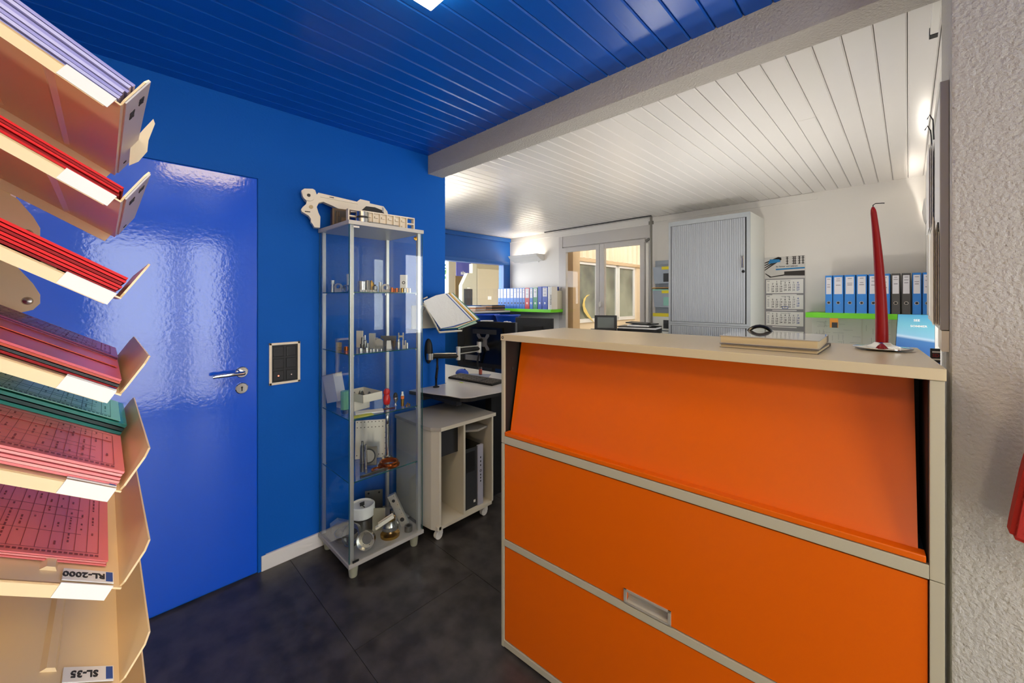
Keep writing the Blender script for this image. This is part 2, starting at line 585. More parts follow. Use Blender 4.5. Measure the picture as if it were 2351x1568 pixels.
g = G().box(-2.949, -2.929, -0.03, -0.01, 1.29, 1.36).tube([(-2.939, -0.02, 1.34), (-2.939, -0.055, 1.34), (-2.939, -0.055, 1.20)], 0.008, 8)
obj('window_handle', g, M_WHITEP, w)

# curtain rail, pole
cr = obj('curtain_rail', G().box(-3.84, -2.17, 4.50, 4.52, 2.388, 2.399), M_DGREY, label='thin dark curtain rail fixed to the white ceiling above the window', cat='rail')
o = obj('grey_pole', G().cyl(0.014, 0, 2.40, 14).box(-0.03, 0.03, -0.004, 0.004, 2.30, 2.34), mat('pole_grey', '#86827a', 0.4), loc=(-2.195, 4.56, 0), smooth=True,
        label='slim grey vertical pole beside the right edge of the window', cat='pole')
g = thing('roller_blind', 'narrow white roller blind cassette and pull hanging at the window edge', 'blind', (-2.25, 4.58, 0))
obj('blind_edge', G().box(-0.02, 0.015, -0.006, 0.006, 0.9, 2.08, bev=0.002), M_WHITEP, g)
obj('blind_crank', G().rod((-0.012, -0.02, 2.10), (0.035, -0.02, 2.13), 0.016).tube([(-0.035, -0.01, 1.0), (-0.035, -0.01, 2.10)], 0.003, 6), M_STEELD, g, smooth=True)

# ---- courtyard behind the office window: wing of the same building
M_RIB = mat('cream_ribbed_cladding', '#e3cfae', 0.7)
M_SAND = mat('sand_render', '#c9ad86', 0.85, bump=0.4, bscale=60)
fx = -4.30
wg = thing('building_wing', 'cream ribbed building wing with windows seen through the office window', 'building', (fx, 5.0, 0))
g = G()
y = 0.10
obj('wall_panel', G().box(-0.3, -0.02, -0.1, 6.0, 2.15, 3.6), M_RIB, wg)
n_ = 0
while y < 5.6:
    obj('cladding_rib', G().prism([(-0.02, y), (0.03, y + 0.03), (0.03, y + 0.10), (-0.02, y + 0.13)], 2.17, 3.6), M_RIB, wg)
    y += 0.20
obj('soffit_band', G().box(-0.3, 0.03, -0.1, 6.0, 2.10, 2.165), M_SAND, wg)
obj('wall_panel', G().box(-0.3, -0.02, -0.1, 0.90, 0, 2.10), M_SAND, wg)
obj('wall_panel', G().box(-0.3, 0.0, 3.22, 6.0, 0, 2.10), M_RIB, wg)
obj('wall_panel', G().box(-0.3, -0.02, 0.9, 3.22, 0, 0.95), M_RIB, wg)
M_DARKGL = mat('dim_reflecting_glass', '#6f746c', 0.12, spec=0.8, var=0.5, vscale=1.2, col2='#9aa08e')
for (a, b, n2) in ((0.95, 1.65, 0), (1.90, 2.40, 1), (2.44, 3.15, 1)):
    fr = obj('window_frame', G().box(-0.06, 0.0, a, a + 0.05, 0.98, 2.10).box(-0.06, 0.0, b - 0.05, b, 0.98, 2.10).box(-0.06, 0.0, a, b, 2.05, 2.10).box(-0.06, 0.0, a, b, 0.95, 1.02), M_WHITEP, wg)
    obj('pane', G().box(-0.04, -0.03, a + 0.05, b - 0.05, 1.02, 2.05), M_DARKGL, fr)
# pillar close to the window and a crescent emblem on the glass
obj('pillar', G().box(-0.20, 0.0, -0.16, 0.02, 0, 3.6).xf(T((0.71, 0, 0))), M_SAND, thing('pillar_post', 'sand-coloured rendered pillar just outside the left casement', 'pillar', (-4.33, 4.98 + 0.1, 0)))
pts = []
for i in range(13):
    a = R(100 + i * 14)
    pts.append((0.20 * math.cos(a) + 0.12, 0.20 * math.sin(a)))
cres = [(0.10, 0.20), (0.0, 0.19), (-0.10, 0.12), (-0.14, 0.0), (-0.10, -0.12), (0.02, -0.22), (0.25, -0.34), (0.04, -0.15), (-0.06, -0.03), (-0.07, 0.06), (-0.02, 0.15)]
obj('crescent_emblem', G().prism([(x_, y_) for x_, y_ in cres], 0, 0.004, T((0.006, 1.27, 1.28)) @ Matrix(((0, 0, 1, 0), (1, 0, 0, 0), (0, 1, 0, 0), (0, 0, 0, 1)))), mat('yellow_film', '#e9cf78', 0.5), wg)
struct('courtyard_paving', G().box(-4.3, 2.2, 4.86, 13, -0.1, -0.02), M_PAVE)
struct('added_shade_wall', G().box(-1.0, -0.8, 4.9, 13, -0.02, 3.2), M_RIB)  # unseen side wall added to enclose and darken the wing
struct('added_shade_canopy', G().box(-4.3, -0.8, 4.9, 6.9, 3.6, 3.7).box(-4.3, -0.8, 7.7, 10.1, 3.6, 3.7), M_RIB)  # unseen roof added to keep skylight off the wing
struct('added_shade_end_wall', G().box(-4.3, -0.8, 10.0, 10.1, -0.02, 3.6), M_RIB)  # unseen end wall added to cut daylight on the wing

# ---- workshop seen through the interior window on the far left
w = thing('window_2', None, None, (OX0, 0, 0), kind='structure')
obj('pane', G().box(-0.06, -0.054, 2.6, 4.50, 1.29, 1.955), M_WINGLASS, w)
obj('window_frame', G().box(-0.1, 0.012, 4.47, 4.50, 1.29, 1.955).box(-0.1, 0.02, 2.6, 4.50, 1.27, 1.30), M_BLUETRIM, w)
M_WORK = mat('workshop_beige', '#bfb498', 0.8)
struct('wall_workshop', G().box(-8.3, -8.2, 5.9, 9.5, -0.1, 3.0).box(-8.3, -4.95, 9.4, 9.5, -0.1, 3.0), M_WORK)
struct('workshop_floor', G().box(-8.3, -4.97, 1.0, 9.5, -0.1, -0.02), M_PAVE)
struct('workshop_ceiling', G().box(-8.3, -4.97, 3.4, 9.5, 2.6, 2.7), M_WORK)
mc = thing('milling_machine', 'beige workshop machine with a sloped hood and dark door window', 'machine', (-7.0, 5.40, 0))
obj('housing', G().prism([(0.0, 0.0), (0.42, 0.0), (0.42, 2.2), (0.30, 2.2), (0.30, 1.98), (0.16, 1.98), (0.0, 1.70)], -0.12, 0, Matrix(((0, 0, 1, 0), (1, 0, 0, 0), (0, 1, 0, 0), (0, 0, 0, 1)))), mat('machine_beige', '#b9b59f', 0.5), mc)
obj('door_window', G().box(0.001, 0.02, 0.05, 0.28, 1.05, 1.62, bev=0.004), M_DGREY, mc)
obj('door_handle', G().box(0.02, 0.04, 0.13, 0.20, 1.63, 1.65), M_WHITEP, mc)
obj('machine_door_panel', G().box(-0.02, 0.012, 0.44, 1.36, 0.2, 2.1, bev=0.004), M_WORK, mc)
obj('machine_plate', G().box(0.012, 0.016, 0.75, 0.86, 1.38, 1.46), M_PAPER, mc)
bn = thing('hanging_banner', 'blue banner with white lettering hanging above a brown curtain in the workshop', 'banner', (-7.65, 5.56, 0))
obj('banner_cloth', G().box(0, 0.01, 0.16, 0.60, 1.95, 2.30), mat('banner_blue', '#4a4fa5', 0.7), bn)
obj('banner_curtain', G().box(-0.02, 0.0, 0.14, 0.60, 0.9, 1.95), mat('brown_curtain', '#6e5632', 0.8), bn)
text('air', 0.13, M_PAPER, bn, T((0.012, 0.36, 2.03)) @ Matrix(((0, 0, 1, 0), (1, 0, 0, 0), (0, 1, 0, 0), (0, 0, 0, 1))))
# trees outside the workshop
def tree(loc, h, label):
    t = thing('leafy_tree', label, 'tree', loc, group=None)
    obj('trunk', G().tube([(0, 0, 0), (0.05, 0, h * 0.5), (0, 0.05, h * 0.8)], [0.12, 0.09, 0.05], 8), mat('bark', '#4c4030', 0.9), t)
    g = G()
    for i in range(900):
        a = random.uniform(0, 2 * PI); b = random.gauss(0, 0.5); rr = h * 0.34 * random.uniform(0.4, 1)
        c = Vector((rr * math.cos(a) * math.cos(b), rr * math.sin(a) * math.cos(b), h * 0.68 + rr * math.sin(b)))
        q = Matrix.Rotation(random.uniform(0, 6), 3, Vector((random.random(), random.random(), random.random() + .1)).normalized())
        s_ = 0.11
        g.quad(*[c + q @ Vector(v) for v in ((-s_, 0, 0), (0, -s_ * .5, 0), (s_, 0, 0), (0, s_ * .5, 0))])
    obj('foliage', g, mat('leaf_green', '#5d7c4a', 0.7), t, kind='stuff')
tree((-14, 9.6, 0), 4.6, 'light green tree seen through the far-left interior window')
obj('lawn', G().box(-20, -8.4, 2, 16, -0.15, -0.03), mat('grass', '#7d8f5c', 0.9), kind='structure')

# =================================================================== ENTRANCE ROOM OBJECTS
frame(HALL)

# ---- square ceiling lamps
def ceiling_lamp(x, y, label):
    t = thing('ceiling_lamp', label, 'lamp', (x, y, ZC), extra=Matrix.Diagonal((1.4, 1.4, 1, 1)))
    obj('lamp_base', G().box(-0.15, 0.15, -0.15, 0.15, -0.012, 0, bev=0.002), M_LAMPB, t)
    obj('diffuser', G().box(-0.16, 0.16, -0.16, 0.16, -0.045, -0.012, bev=0.004), M_LAMP, t)
ceiling_lamp(-0.880, 0.531, 'glowing square lamp on the blue board ceiling, its corner in view')
ceiling_lamp(-0.62, -0.40, 'added square ceiling lamp on the blue boards, unseen behind the viewer')  # unseen lamp added to light the form rack
ceiling_lamp(0.85, -0.40, 'added square ceiling lamp, unseen near the glazed entrance')  # unseen lamp added to brighten the entrance room

# ---- six-gang switch panel
s = thing('switch_panel', 'black six-gang switch panel in a cream frame on the blue wall', 'switch', (HX0, 0.671, 1.058))
g = G()
for a in ((-0.0745, -0.062, -0.110, 0.110), (0.062, 0.0745, -0.110, 0.110), (-0.0745, 0.0745, 0.098, 0.110), (-0.0745, 0.0745, -0.110, -0.098)):
    g.box(0, 0.010, a[0], a[1], a[2], a[3], bev=0.0015)
obj('frame', g, mat('cream_plastic', '#e8dcc6', 0.4), s)
obj('back_plate', G().box(0, 0.004, -0.062, 0.062, -0.098, 0.098), M_BLACK, s)
for i in range(3):
    for j in range(2):
        yc, zc = (-0.030 + j * 0.060), 0.063 - i * 0.0635
        b = obj('rocker', G().box(0.004, 0.011, yc - 0.024, yc + 0.024, zc - 0.026, zc + 0.026, bev=0.003), M_BLACK, s)
        if i == 2 and j == 0:
            obj('pilot_light', G().cyl(0.0035, 0, 0.001, 12, T((0.0112, yc - 0.002, zc)) @ RY(90)), mat('red_pilot', '#ff6a50', 0.4, emit=(1, 0.15, 0.08), emit_s=3.0), b)
        if i == 2 and j == 1:
            obj('screw', G().cyl(0.003, 0, 0.001, 12, T((0.0112, yc, zc)) @ RY(90)), M_CHROME, b)

# ---- the counter: steel cabinet with orange fronts
CW, CD, CH = 1.212, 0.46, 1.258
cang = R(3.38)
C0 = (-1.134, 1.112, 0)
c = thing('reception_cabinet', 'tall beige steel reception cabinet with three orange fronts', 'cabinet', C0, cang)
u = 0.0185
obj('worktop', G().box(-0.002, CW + 0.002, -0.003, CD, CH - 0.025, CH, bev=0.002), M_TOP, c)
def cprt(*b, m=M_CREAM, n='upright', bev=0.0015): return obj(n, G().box(*b, bev=bev), m, c)
cprt(0, 0.0135, 0, CD, 0.005, 0.820, n='side_panel'); cprt(0, 0.0135, 0, CD, 0.822, CH - 0.0255, n='side_panel')
cprt(CW - 0.0215, CW, 0, CD, 0.005, 0.820, n='side_panel'); cprt(CW - 0.0215, CW, 0, CD, 0.822, CH - 0.0255, n='side_panel')
a, b = 0.0140, CW - 0.0220
cprt(a, b, 0.000, CD - 0.02, 0.821, 0.850, n='rail')
cprt(a, b, 0.000, CD - 0.02, 0.412, 0.437, n='rail')
cprt(a, b, 0.000, CD - 0.02, 0.008, 0.032, n='plinth_rail')
cprt(a, b, CD - 0.018, CD, 0.008, CH - 0.0255, n='back_panel')
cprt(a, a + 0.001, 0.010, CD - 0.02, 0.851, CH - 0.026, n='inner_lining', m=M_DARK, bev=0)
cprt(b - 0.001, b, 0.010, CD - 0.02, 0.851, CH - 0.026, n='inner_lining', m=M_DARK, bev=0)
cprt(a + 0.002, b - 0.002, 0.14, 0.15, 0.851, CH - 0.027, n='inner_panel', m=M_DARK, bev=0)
obj('lower_front', G().box(a + 0.002, b - 0.002, 0.003, 0.018, 0.036, 0.408, bev=0.0015), M_ORANGE, c)
g = G()
hx0, hx1, hz0, hz1 = 0.530, 0.660, 0.441, 0.478
g.box(a + 0.002, hx0, 0.003, 0.018, 0.4405, 0.817); g.box(hx1, b - 0.002, 0.003, 0.018, 0.4405, 0.817)
g.box(hx0, hx1, 0.003, 0.018, 0.482, 0.817); g.box(hx0, hx1, 0.003, 0.018, 0.4405, 0.4425)
mf = obj('middle_front', g, M_ORANGE, c)
M_HAND = mat('grey_recess_handle', '#a39d8e', 0.4)
g = G()
h0, h1, z0, z1 = 0.522, 0.668, 0.4325 + 0.008, 0.484
g.box(h0, h1, -0.001, 0.004, z1 - 0.006, z1, bev=0.001).box(h0, h1, -0.001, 0.004, z0, z0 + 0.0055, bev=0.001)
g.box(h0, h0 + 0.009, -0.001, 0.004, z0, z1, bev=0.001).box(h1 - 0.009, h1, -0.001, 0.004, z0, z1, bev=0.001)
g.box(h0 + 0.008, h1 - 0.008, 0.016, 0.018, z0 + 0.002, z1 - 0.002)
g.quad((h0 + 0.009, 0.001, z0 + 0.005), (h1 - 0.009, 0.001, z0 + 0.005), (h1 - 0.009, 0.016, z0 + 0.014), (h0 + 0.009, 0.016, z0 + 0.014))
obj('recessed_handle', g, M_HAND, mf)
# slanting display flap with a lip at its foot
x0f, x1f = a + 0.012, b - 0.014
zt, zb = CH - 0.030, 0.866
flap = obj('display_flap', G().prism([(0.026, zb), (0.028, zb), (0.100, zt), (0.098, zt)], x0f, x1f, Matrix(((0, 0, 1, 0), (1, 0, 0, 0), (0, 1, 0, 0), (0, 0, 0, 1)))), M_ORANGE, c)
obj('flap_lip', G().box(a + 0.003, b - 0.004, 0.001, 0.030, 0.852, 0.867, bev=0.003), M_ORANGE, c)
sp = obj('corner_bolt', G().ring(0.0055, 0.0035, 0, 0.001, 16, T((0.010, -0.0032, CH - 0.0125)) @ RX(90)), M_DGREY, c)
obj('hinge_stud', G().lathe([(0, 0), (0.006, 0), (0.006, 0.002), (0, 0.002)], 16, T((a + 0.001, 0.05, 1.115)) @ RY(90)), M_DGREY, c)
for (x_, y_) in ((0.03, 0.03), (CW - 0.03, 0.03), (0.03, CD - 0.03), (CW - 0.03, CD - 0.03)):
    obj('foot', G().cyl(0.012, 0, 0.009, 12, T((x_, y_, 0))), M_BLACK, c)

# ---- things on the counter
b1 = thing('book', 'thick glossy photo book on top of the pair lying on the counter', 'book', (-0.372, 1.275, CH + 0.0105), R(1.0))
obj('page_block', G().box(0.003, 0.232, 0.002, 0.245, 0.002, 0.021), mat('cream_pages', '#cdb98e', 0.7), b1)
obj('cover', G().box(0, 0.236, 0, 0.25, 0.021, 0.0235, bev=0.0006).box(0, 0.236, 0, 0.25, 0, 0.0022, bev=0.0006).box(0, 0.236, 0.247, 0.25, 0, 0.0235), mat('glossy_cover', '#a9a39b', 0.08, coat=1.0), b1)
b2 = thing('book', 'thin book lying under the thicker one on the counter', 'book', (-0.368, 1.262, CH), R(-0.6))
obj('page_block', G().box(0.003, 0.229, 0.003, 0.245, 0.0015, 0.0085), mat('cream_pages', '#cdb98e', 0.7), b2)
obj('cover', G().box(0, 0.232, 0, 0.25, 0.0085, 0.0100, bev=0.0004).box(0, 0.232, 0, 0.25, 0, 0.0015, bev=0.0004).box(0, 0.232, 0.247, 0.25, 0, 0.0100), mat('grey_cover', '#6d655a', 0.5), b2)

dk = thing('candle_holder', 'round chrome dish holding the tall red candle', 'candle holder', (-0.022, 1.500, CH))
obj('dish', G().lathe([(0.0, 0.001), (0.024, 0.0005), (0.062, 0.006), (0.062, 0.008), (0.04, 0.0095), (0.022, 0.016), (0.016, 0.022), (0.0145, 0.022), (0.0145, 0.008), (0, 0.008)], 48), M_CHROME, dk, smooth=True)
cd = thing('candle', 'tall tapering red candle with a bent wick, standing on the counter', 'candle', (-0.022, 1.500, CH + 0.008))
n = 14
pr = []
for i in range(n + 1):
    t_ = i / n
    pr.append((0.0165 - 0.0085 * t_ ** 1.4, 0.02 + 0.355 * t_))
pr = [(r_ * 0.83, z_) for r_, z_ in pr]
g = G().lathe([(0.0, 0), (0.013, 0.001), (0.0134, 0.018)] + pr + [(0.0055, 0.384), (0.003, 0.391), (0.0, 0.393)], 28)
for v in g.bm.verts:
    v.co.x -= 0.10 * (max(0, v.co.z) ** 2) * 1.2
obj('wax_body', g, M_CANDLE, cd, smooth=True)
obj('wick', G().tube([(-0.0185, 0, 0.388), (-0.018, 0, 0.397), (-0.013, 0.002, 0.401), (0.001, 0.006, 0.4005), (0.005, 0.008, 0.400)], 0.0013, 6), M_BLACK, cd)

hp = thing('headset', 'black curved headset band behind the books on the counter', 'headset', (-0.325, 1.548, CH + 0.001), R(20))
pts = [(0.040 * math.cos(R(a_)), 0, 0.040 * math.sin(R(a_)) ) for a_ in range(0, 181, 15)]
obj('headband', G().tube([(p[0], p[1], p[2] + 0.008) for p in pts], 0.006, 8), M_BLACKG, hp, smooth=True)
obj('ear_cushion', G().cyl(0.012, -0.006, 0.006, 16, T((-0.040, 0, 0.012)) @ RY(90)), M_BLACK, hp)

# ---- red jacket at the right edge
frame(OFFICE)
g = G()
prof = [(0.148, 0.905), (0.151, 0.935), (0.158, 0.99), (0.166, 1.05), (0.185, 1.15), (0.22, 1.24), (0.30, 1.28), (0.38, 1.20), (0.42, 1.0), (0.44, 0.86), (0.30, 0.87)]
g.prism(prof, 0, 0.05, Matrix(((1, 0, 0, 0), (0, 0, -1, 1.352), (0, 1, 0, 0), (0, 0, 0, 1))))
bmesh.ops.bevel(g.bm, geom=list(g.bm.edges), offset=0.008, segments=2, affect='EDGES')
obj('hanging_jacket', g, M_REDFAB, label='red felt garment hanging on the rough grey wall at the right edge', cat='jacket', smooth=True)

# =================================================================== PAPER RACK ON THE LEFT
frame(HALL)
SL = 31.8
rk = thing('form_rack', 'cream steel sorting rack with stacked sloping trays', 'rack', (0, 0, 0))
# local tray frame: origin = near lower corner, +x to the viewer's side, u = down-slope, w = normal
TW, TL = 0.248, 0.33
def tray_frame(k):
    z = EYE + 0.1505 - 0.0749 * k
    return T((-0.43, 0.0095, z)) @ RX(-SL)          # local +y runs down the slope, +z is the tray normal
def tray_meshes():
    g = G()
    t = 0.0012
    g.box(-TW, 0, -TL, 0, -t, 0)
    # near and far rims: rounded edge strips folded down
    g.box(-0.0015, 0.0, -TL, -0.006, -0.0090, 0)
    g.box(-TW, -TW + 0.0015, -TL, -0.004, -0.0105, 0)
    # pressed ribs across the tray
    for yy in (-0.045, -0.098, -0.16, -0.22):
        g.prism([(yy - 0.005, 0), (yy - 0.0025, 0.0026), (yy + 0.0025, 0.0026), (yy + 0.005, 0), (yy, -0.0036)], -TW + 0.02, -0.018,
                Matrix(((0, 0, 1, 0), (1, 0, 0, 0), (0, 1, 0, 0), (0, 0, 0, 1))))
    return g
def stop_mesh():
    g = G()
    pts_ = [(-TW + 0.004, 0), (-0.003, 0), (0.0, 0.004), (0.0, 0.026), (-0.006, 0.032), (-TW + 0.006, 0.032), (-TW, 0.026), (-TW, 0.004)]
    g.prism(pts_, -0.0014, 0.0, Matrix(((1, 0, 0, 0), (0, 0, 1, 0), (0, 1, 0, 0), (0, 0, 0, 1))))
    return g
tray0 = stop0 = None
for k in range(9):
    m = tray_frame(k)
    if tray0 is None:
        tray0 = obj('tray', tray_meshes(), M_RACK, rk, mtx=m)
        stop0 = obj('paper_stop', stop_mesh(), M_RACK, tray0, mtx=Matrix.Identity(4))
    else:
        q = share(tray0, 'tray', rk, m)
        share(stop0, 'paper_stop', q, Matrix.Identity(4))
pg = G().box(-0.745, -0.705, -0.125, -0.072, 0.02, 2.2, bev=0.003)
obj('post', pg, M_RACK, rk)
obj('post', G().box(-0.405, -0.37, -0.40, -0.36, 0.02, 2.2, bev=0.003), M_RACK, rk)
obj('base_foot', G().box(-0.76, -0.36, -0.45, -0.05, 0.0, 0.02, bev=0.004), M_RACK, rk)
obj('cross_bar', G().box(-0.745, -0.37, -0.40, -0.36, 2.2, 2.23, bev=0.003), M_RACK, rk)
for k in range(9):
    zz = EYE + 0.1505 - 0.0749 * k
    br = obj('bracket', G().prism([(-0.13, 0.072), (-0.066, 0.034), (-0.055, 0.016), (-0.050, 0.004), (-0.050, -0.006), (-0.055, -0.013), (-0.064, -0.016), (-0.13, 0.030)], 0, 0.002,
             Matrix(((0, 0, 1, -0.690), (1, 0, 0, 0), (0, 1, 0, zz), (0, 0, 0, 1)))), M_RACK, rk)
    obj('bolt', G().lathe([(0, 0), (0.0045, 0), (0.0035, 0.002), (0, 0.003)], 14, T((-0.688, -0.059, zz - 0.003)) @ RY(90)), M_STEEL, br, smooth=True)

# labels stuck to the rack
M_LBL = mat('white_sticker', '#efeeea', 0.5)
def rack_label(k, s, ya, yb):
    m = tray_frame(k)
    tr = [o_ for o_ in rk.children if o_.name.startswith('tray')][k]
    lab = obj('label_holder', G().box(-0.020, -0.003, ya, yb, 0.0008, 0.0016).box(0.0, 0.0012, ya, yb, -0.0085, 0.0012), M_LBL, tr, mtx=Matrix.Identity(4))
    obj('label_flash', G().box(-0.0185, -0.0045, yb - 0.005, yb - 0.0008, 0.0016, 0.0019), M_INKBLUE, lab)
    if s: text(s, 0.0105, M_INK, lab, T((-0.0115, (ya + yb) / 2 - 0.003, 0.0018)) @ RZ(-90), sx=0.72)
rack_label(6, 'SL-35', -0.037, -0.006)
rack_label(5, 'RL-2000', -0.037, -0.006)
for k in (0, 1, 2, 3, 4): rack_label(k, None, -0.034, -0.004)
# stickers on the paper stops that face the door
for k in (0, 1):
    tr = [o_ for o_ in rk.children if o_.name.startswith('tray')][k]
    st = obj('sticker', G().box(-0.246, -0.001, 0.0001, 0.0012, 0.003, 0.030), mat('sticker_grey', '#cfc9c8', 0.4), tr, mtx=Matrix.Identity(4))
    text('36/08', 0.0075, M_INK, st, T((-0.030, 0.0014, 0.022)) @ RX(-90) @ RZ(0), sx=0.9)
    text('5/VCR', 0.0075, M_INK, st, T((-0.045, 0.0014, 0.012)) @ RX(-90), sx=0.9)
    text('08', 0.006, M_INK, st, T((-0.215, 0.0014, 0.012)) @ RX(-90), sx=0.9)

def sheets(name, k, x0, x1, ya, yb, n, th, mats_, label, cat='papers', lift=0.001, jit=0.002, group=None, curl=0.0, seed=1):
    """a pile of loose sleeves lying in tray k; each sheet is a part"""
    rnd = random.Random(seed)
    t = thing(name, label, cat, (0, 0, 0), extra=tray_frame(k) @ T((0, 0, lift)), group=group)
    for i in range(n):
        jx = rnd.uniform(-jit, jit); jy = -abs(rnd.uniform(0, jit))
        g = G()
        zz0, zz1 = i * th, (i + 0.75) * th
        if curl and i == n - 1:
            N = 10
            va = []
            for q_ in range(N + 1):
                y_ = ya + (yb - ya) * q_ / N
                c_ = curl * math.sin(q_ / N * 7) * 0.4 + curl * (1 - q_ / N) * 0.3
                va.append((y_, c_))
            g.prism([(y_, zz0 + c_) for y_, c_ in va] + [(y_, zz1 + c_) for y_, c_ in reversed(va)], x0, x1, Matrix(((0, 0, 1, 0), (1, 0, 0, 0), (0, 1, 0, 0), (0, 0, 0, 1))))
        else:
            g.box(x0 + jx, x1 + jx, ya + jy, yb + jy, zz0, zz1)
        obj('sleeve', g, mats_[i % len(mats_)], t)
    return t, n * th

def form_print(t, x0, x1, ya, yb, z, m_ink, seed=3, m_fill=None):
    """ruled form: printed lines, boxes and words as a film on the sheet"""
    rnd = random.Random(seed)
    g = G()
    def L(ax, bx, ay, by): g.box(ax, bx, ay, by, z, z + 0.00015)
    W, H_ = x1 - x0, yb - ya
    lw = 0.0003
    X0, X1, Y1 = x0 + 0.012, x1 - 0.012, yb - 0.008
    Y0 = Y1 - 0.112
    L(X0, X1, Y1 - lw, Y1); L(X0, X1, Y0, Y0 + lw); L(X0, X0 + lw, Y0, Y1); L(X1 - lw, X1, Y0, Y1)
    yy = Y1
    for i in range(14):
        yy -= 0.008
        L(X0, X1, yy, yy + lw)
    for fx_ in (0.12, 0.52, 0.62, 0.82):
        L(X0 + W * fx_ * 0.88, X0 + W * fx_ * 0.88 + lw, Y0, Y1 - 0.0125)
    for i in range(14):
        xx = X0 + 0.003
        while xx < X1 - 0.012:
            w_ = rnd.uniform(0.002, 0.007)
            if rnd.random() < 0.4: L(xx, xx + w_, Y1 - 0.008 * i - 0.0052, Y1 - 0.008 * i - 0.0040)
            xx += w_ + 0.003
    for i in range(4):
        xx = X0
        for j in range(14):
            w_ = rnd.uniform(0.003, 0.010)
            if xx + w_ > X1 - 0.02: break
            L(xx, xx + w_, Y0 - 0.008 - i * 0.010, Y0 - (0.0035 if i == 1 else 0.0055) - i * 0.010)
            xx += w_ + 0.0025
    for i in range(30):
        yy = Y1 - i * 0.0033
        L(X1 + 0.003, X1 + 0.0058, yy - 0.0022, yy)
    obj('form_print', g, m_ink, t, kind='stuff')
    if m_fill:
        obj('tinted_column', G().box(X0 + 0.002, X0 + 0.024, Y1 - 0.0975, Y1 - 0.001, z - 0.0001, z + 0.0001), m_fill, t)

sheets('sleeve_stack', 0, -0.243, -0.006, -0.30, -0.004, 7, 0.0030, [M_LILAC, M_LILACL], 'stack of pale lilac plastic sleeves in the topmost tray', seed=1)
sheets('sleeve_stack', 1, -0.243, -0.006, -0.30, -0.004, 5, 0.0021, [M_RED, M_REDD], 'red plastic sleeves in the second tray from the top', seed=2)
sheets('sleeve_stack', 2, -0.243, -0.006, -0.30, -0.004, 6, 0.0025, [M_REDD, M_RED, M_RED], 'thicker pile of red sleeves in the third tray from the top', seed=3)
t, hh = sheets('sleeve_stack', 3, -0.243, -0.006, -0.30, -0.004, 4, 0.0022, [M_REDD, M_BLACK, M_ORSLV, M_ROSE], 'rose and orange sleeves in the fourth tray from the top', seed=4)
obj('fold_band', G().box(-0.13, -0.07, -0.30, -0.008, hh, hh + 0.0008), M_ORSLV, t)
t2, hh2 = sheets('sleeve_stack', 3, -0.243, -0.130, -0.17, -0.006, 2, 0.0015, [M_PURPLE, M_PURPLE], 'plum sleeve with a form at the back of the fourth tray', lift=0.0105, seed=5)
form_print(t2, -0.243, -0.130, -0.17, -0.006, hh2, mat('plum_ink', '#641a48', 0.6), 8)
t, hh = sheets('sleeve_stack', 4, -0.243, -0.125, -0.25, -0.004, 6, 0.0036, [M_TEALD, M_TEAL], 'stack of green sleeves with a form, far half of the fifth tray', seed=6)
obj('form_sheet', G().box(-0.236, -0.13, -0.20, -0.012, hh, hh + 0.0006), M_TEALP, t)
form_print(t, -0.238, -0.128, -0.20, -0.012, hh + 0.0006, M_TEALINK, 5)
t, hh = sheets('form_pile', 4, -0.125, -0.005, -0.25, -0.004, 5, 0.0022, [M_PINKD, M_PINK], 'pink forms in a clear sleeve, near half of the fifth tray', seed=7)
form_print(t, -0.125, -0.005, -0.25, -0.004, hh, M_PINKINK, 6, M_PINKD)
t, hh = sheets('form_pile', 5, -0.236, -0.030, -0.28, -0.010, 3, 0.0012, [M_PINKD, M_PINK], 'pale pink form with a ruled table in the sixth tray', seed=9)
form_print(t, -0.236, -0.030, -0.28, -0.010, hh, M_PINKINK, 7, M_PINKD)
tp_ = [onx(px, py, -0.60) for px, py in ((296, 380), (318, 371), (338, 348), (341, 322), (356, 284), (352, 273), (330, 296), (300, 330))]
g = G()
a_ = [g.bm.verts.new(p) for p in tp_]; b_ = [g.bm.verts.new((p[0] - 0.0008, p[1], p[2])) for p in tp_]
g.bm.faces.new(a_); g.bm.faces.new(list(reversed(b_)))
for i in range(8): g.bm.faces.new((a_[i], b_[i], b_[(i + 1) % 8], a_[(i + 1) % 8]))
obj('torn_paper_tab', g, mat('cream_paper', '#eedcb4', 0.7), label='torn cream paper tab sticking out behind the topmost tray stop', cat='paper')

# =================================================================== GLASS SHOWCASE
VX0, VX1, VY0, VY1 = -2.322, -1.922, 0.835, 1.266
vt = thing('glass_showcase', 'tall square glass showcase with aluminium corner posts by the blue wall', 'showcase', (VX0, VY0, 0))
W_, D_ = VX1 - VX0, VY1 - VY0
M_VPL = mat('grey_melamine', '#a5a19a', 0.4)
M_VTOP = mat('pale_melamine', '#c9c5bd', 0.4)
obj('base_plate', G().box(0, W_, 0, D_, 0.066, 0.086, bev=0.002), M_VPL, vt)
obj('top_plate', G().box(0, W_, 0, D_, 1.770, 1.790, bev=0.002), M_VTOP, vt)
M_LEG = mat('translucent_grey_foot', '#a09f88', 0.35)
l0 = None
for (x_, y_) in ((0.04, 0.04), (W_ - 0.04, 0.04), (0.04, D_ - 0.04), (W_ - 0.04, D_ - 0.04)):
    if l0 is None:
        l0 = obj('leg', G().lathe([(0, 0), (0.018, 0), (0.020, 0.004), (0.027, 0.066)], 24), M_LEG, vt, smooth=True, mtx=T((x_, y_, 0)))
    else:
        share(l0, 'leg', vt, T((x_, y_, 0)))
p0 = None
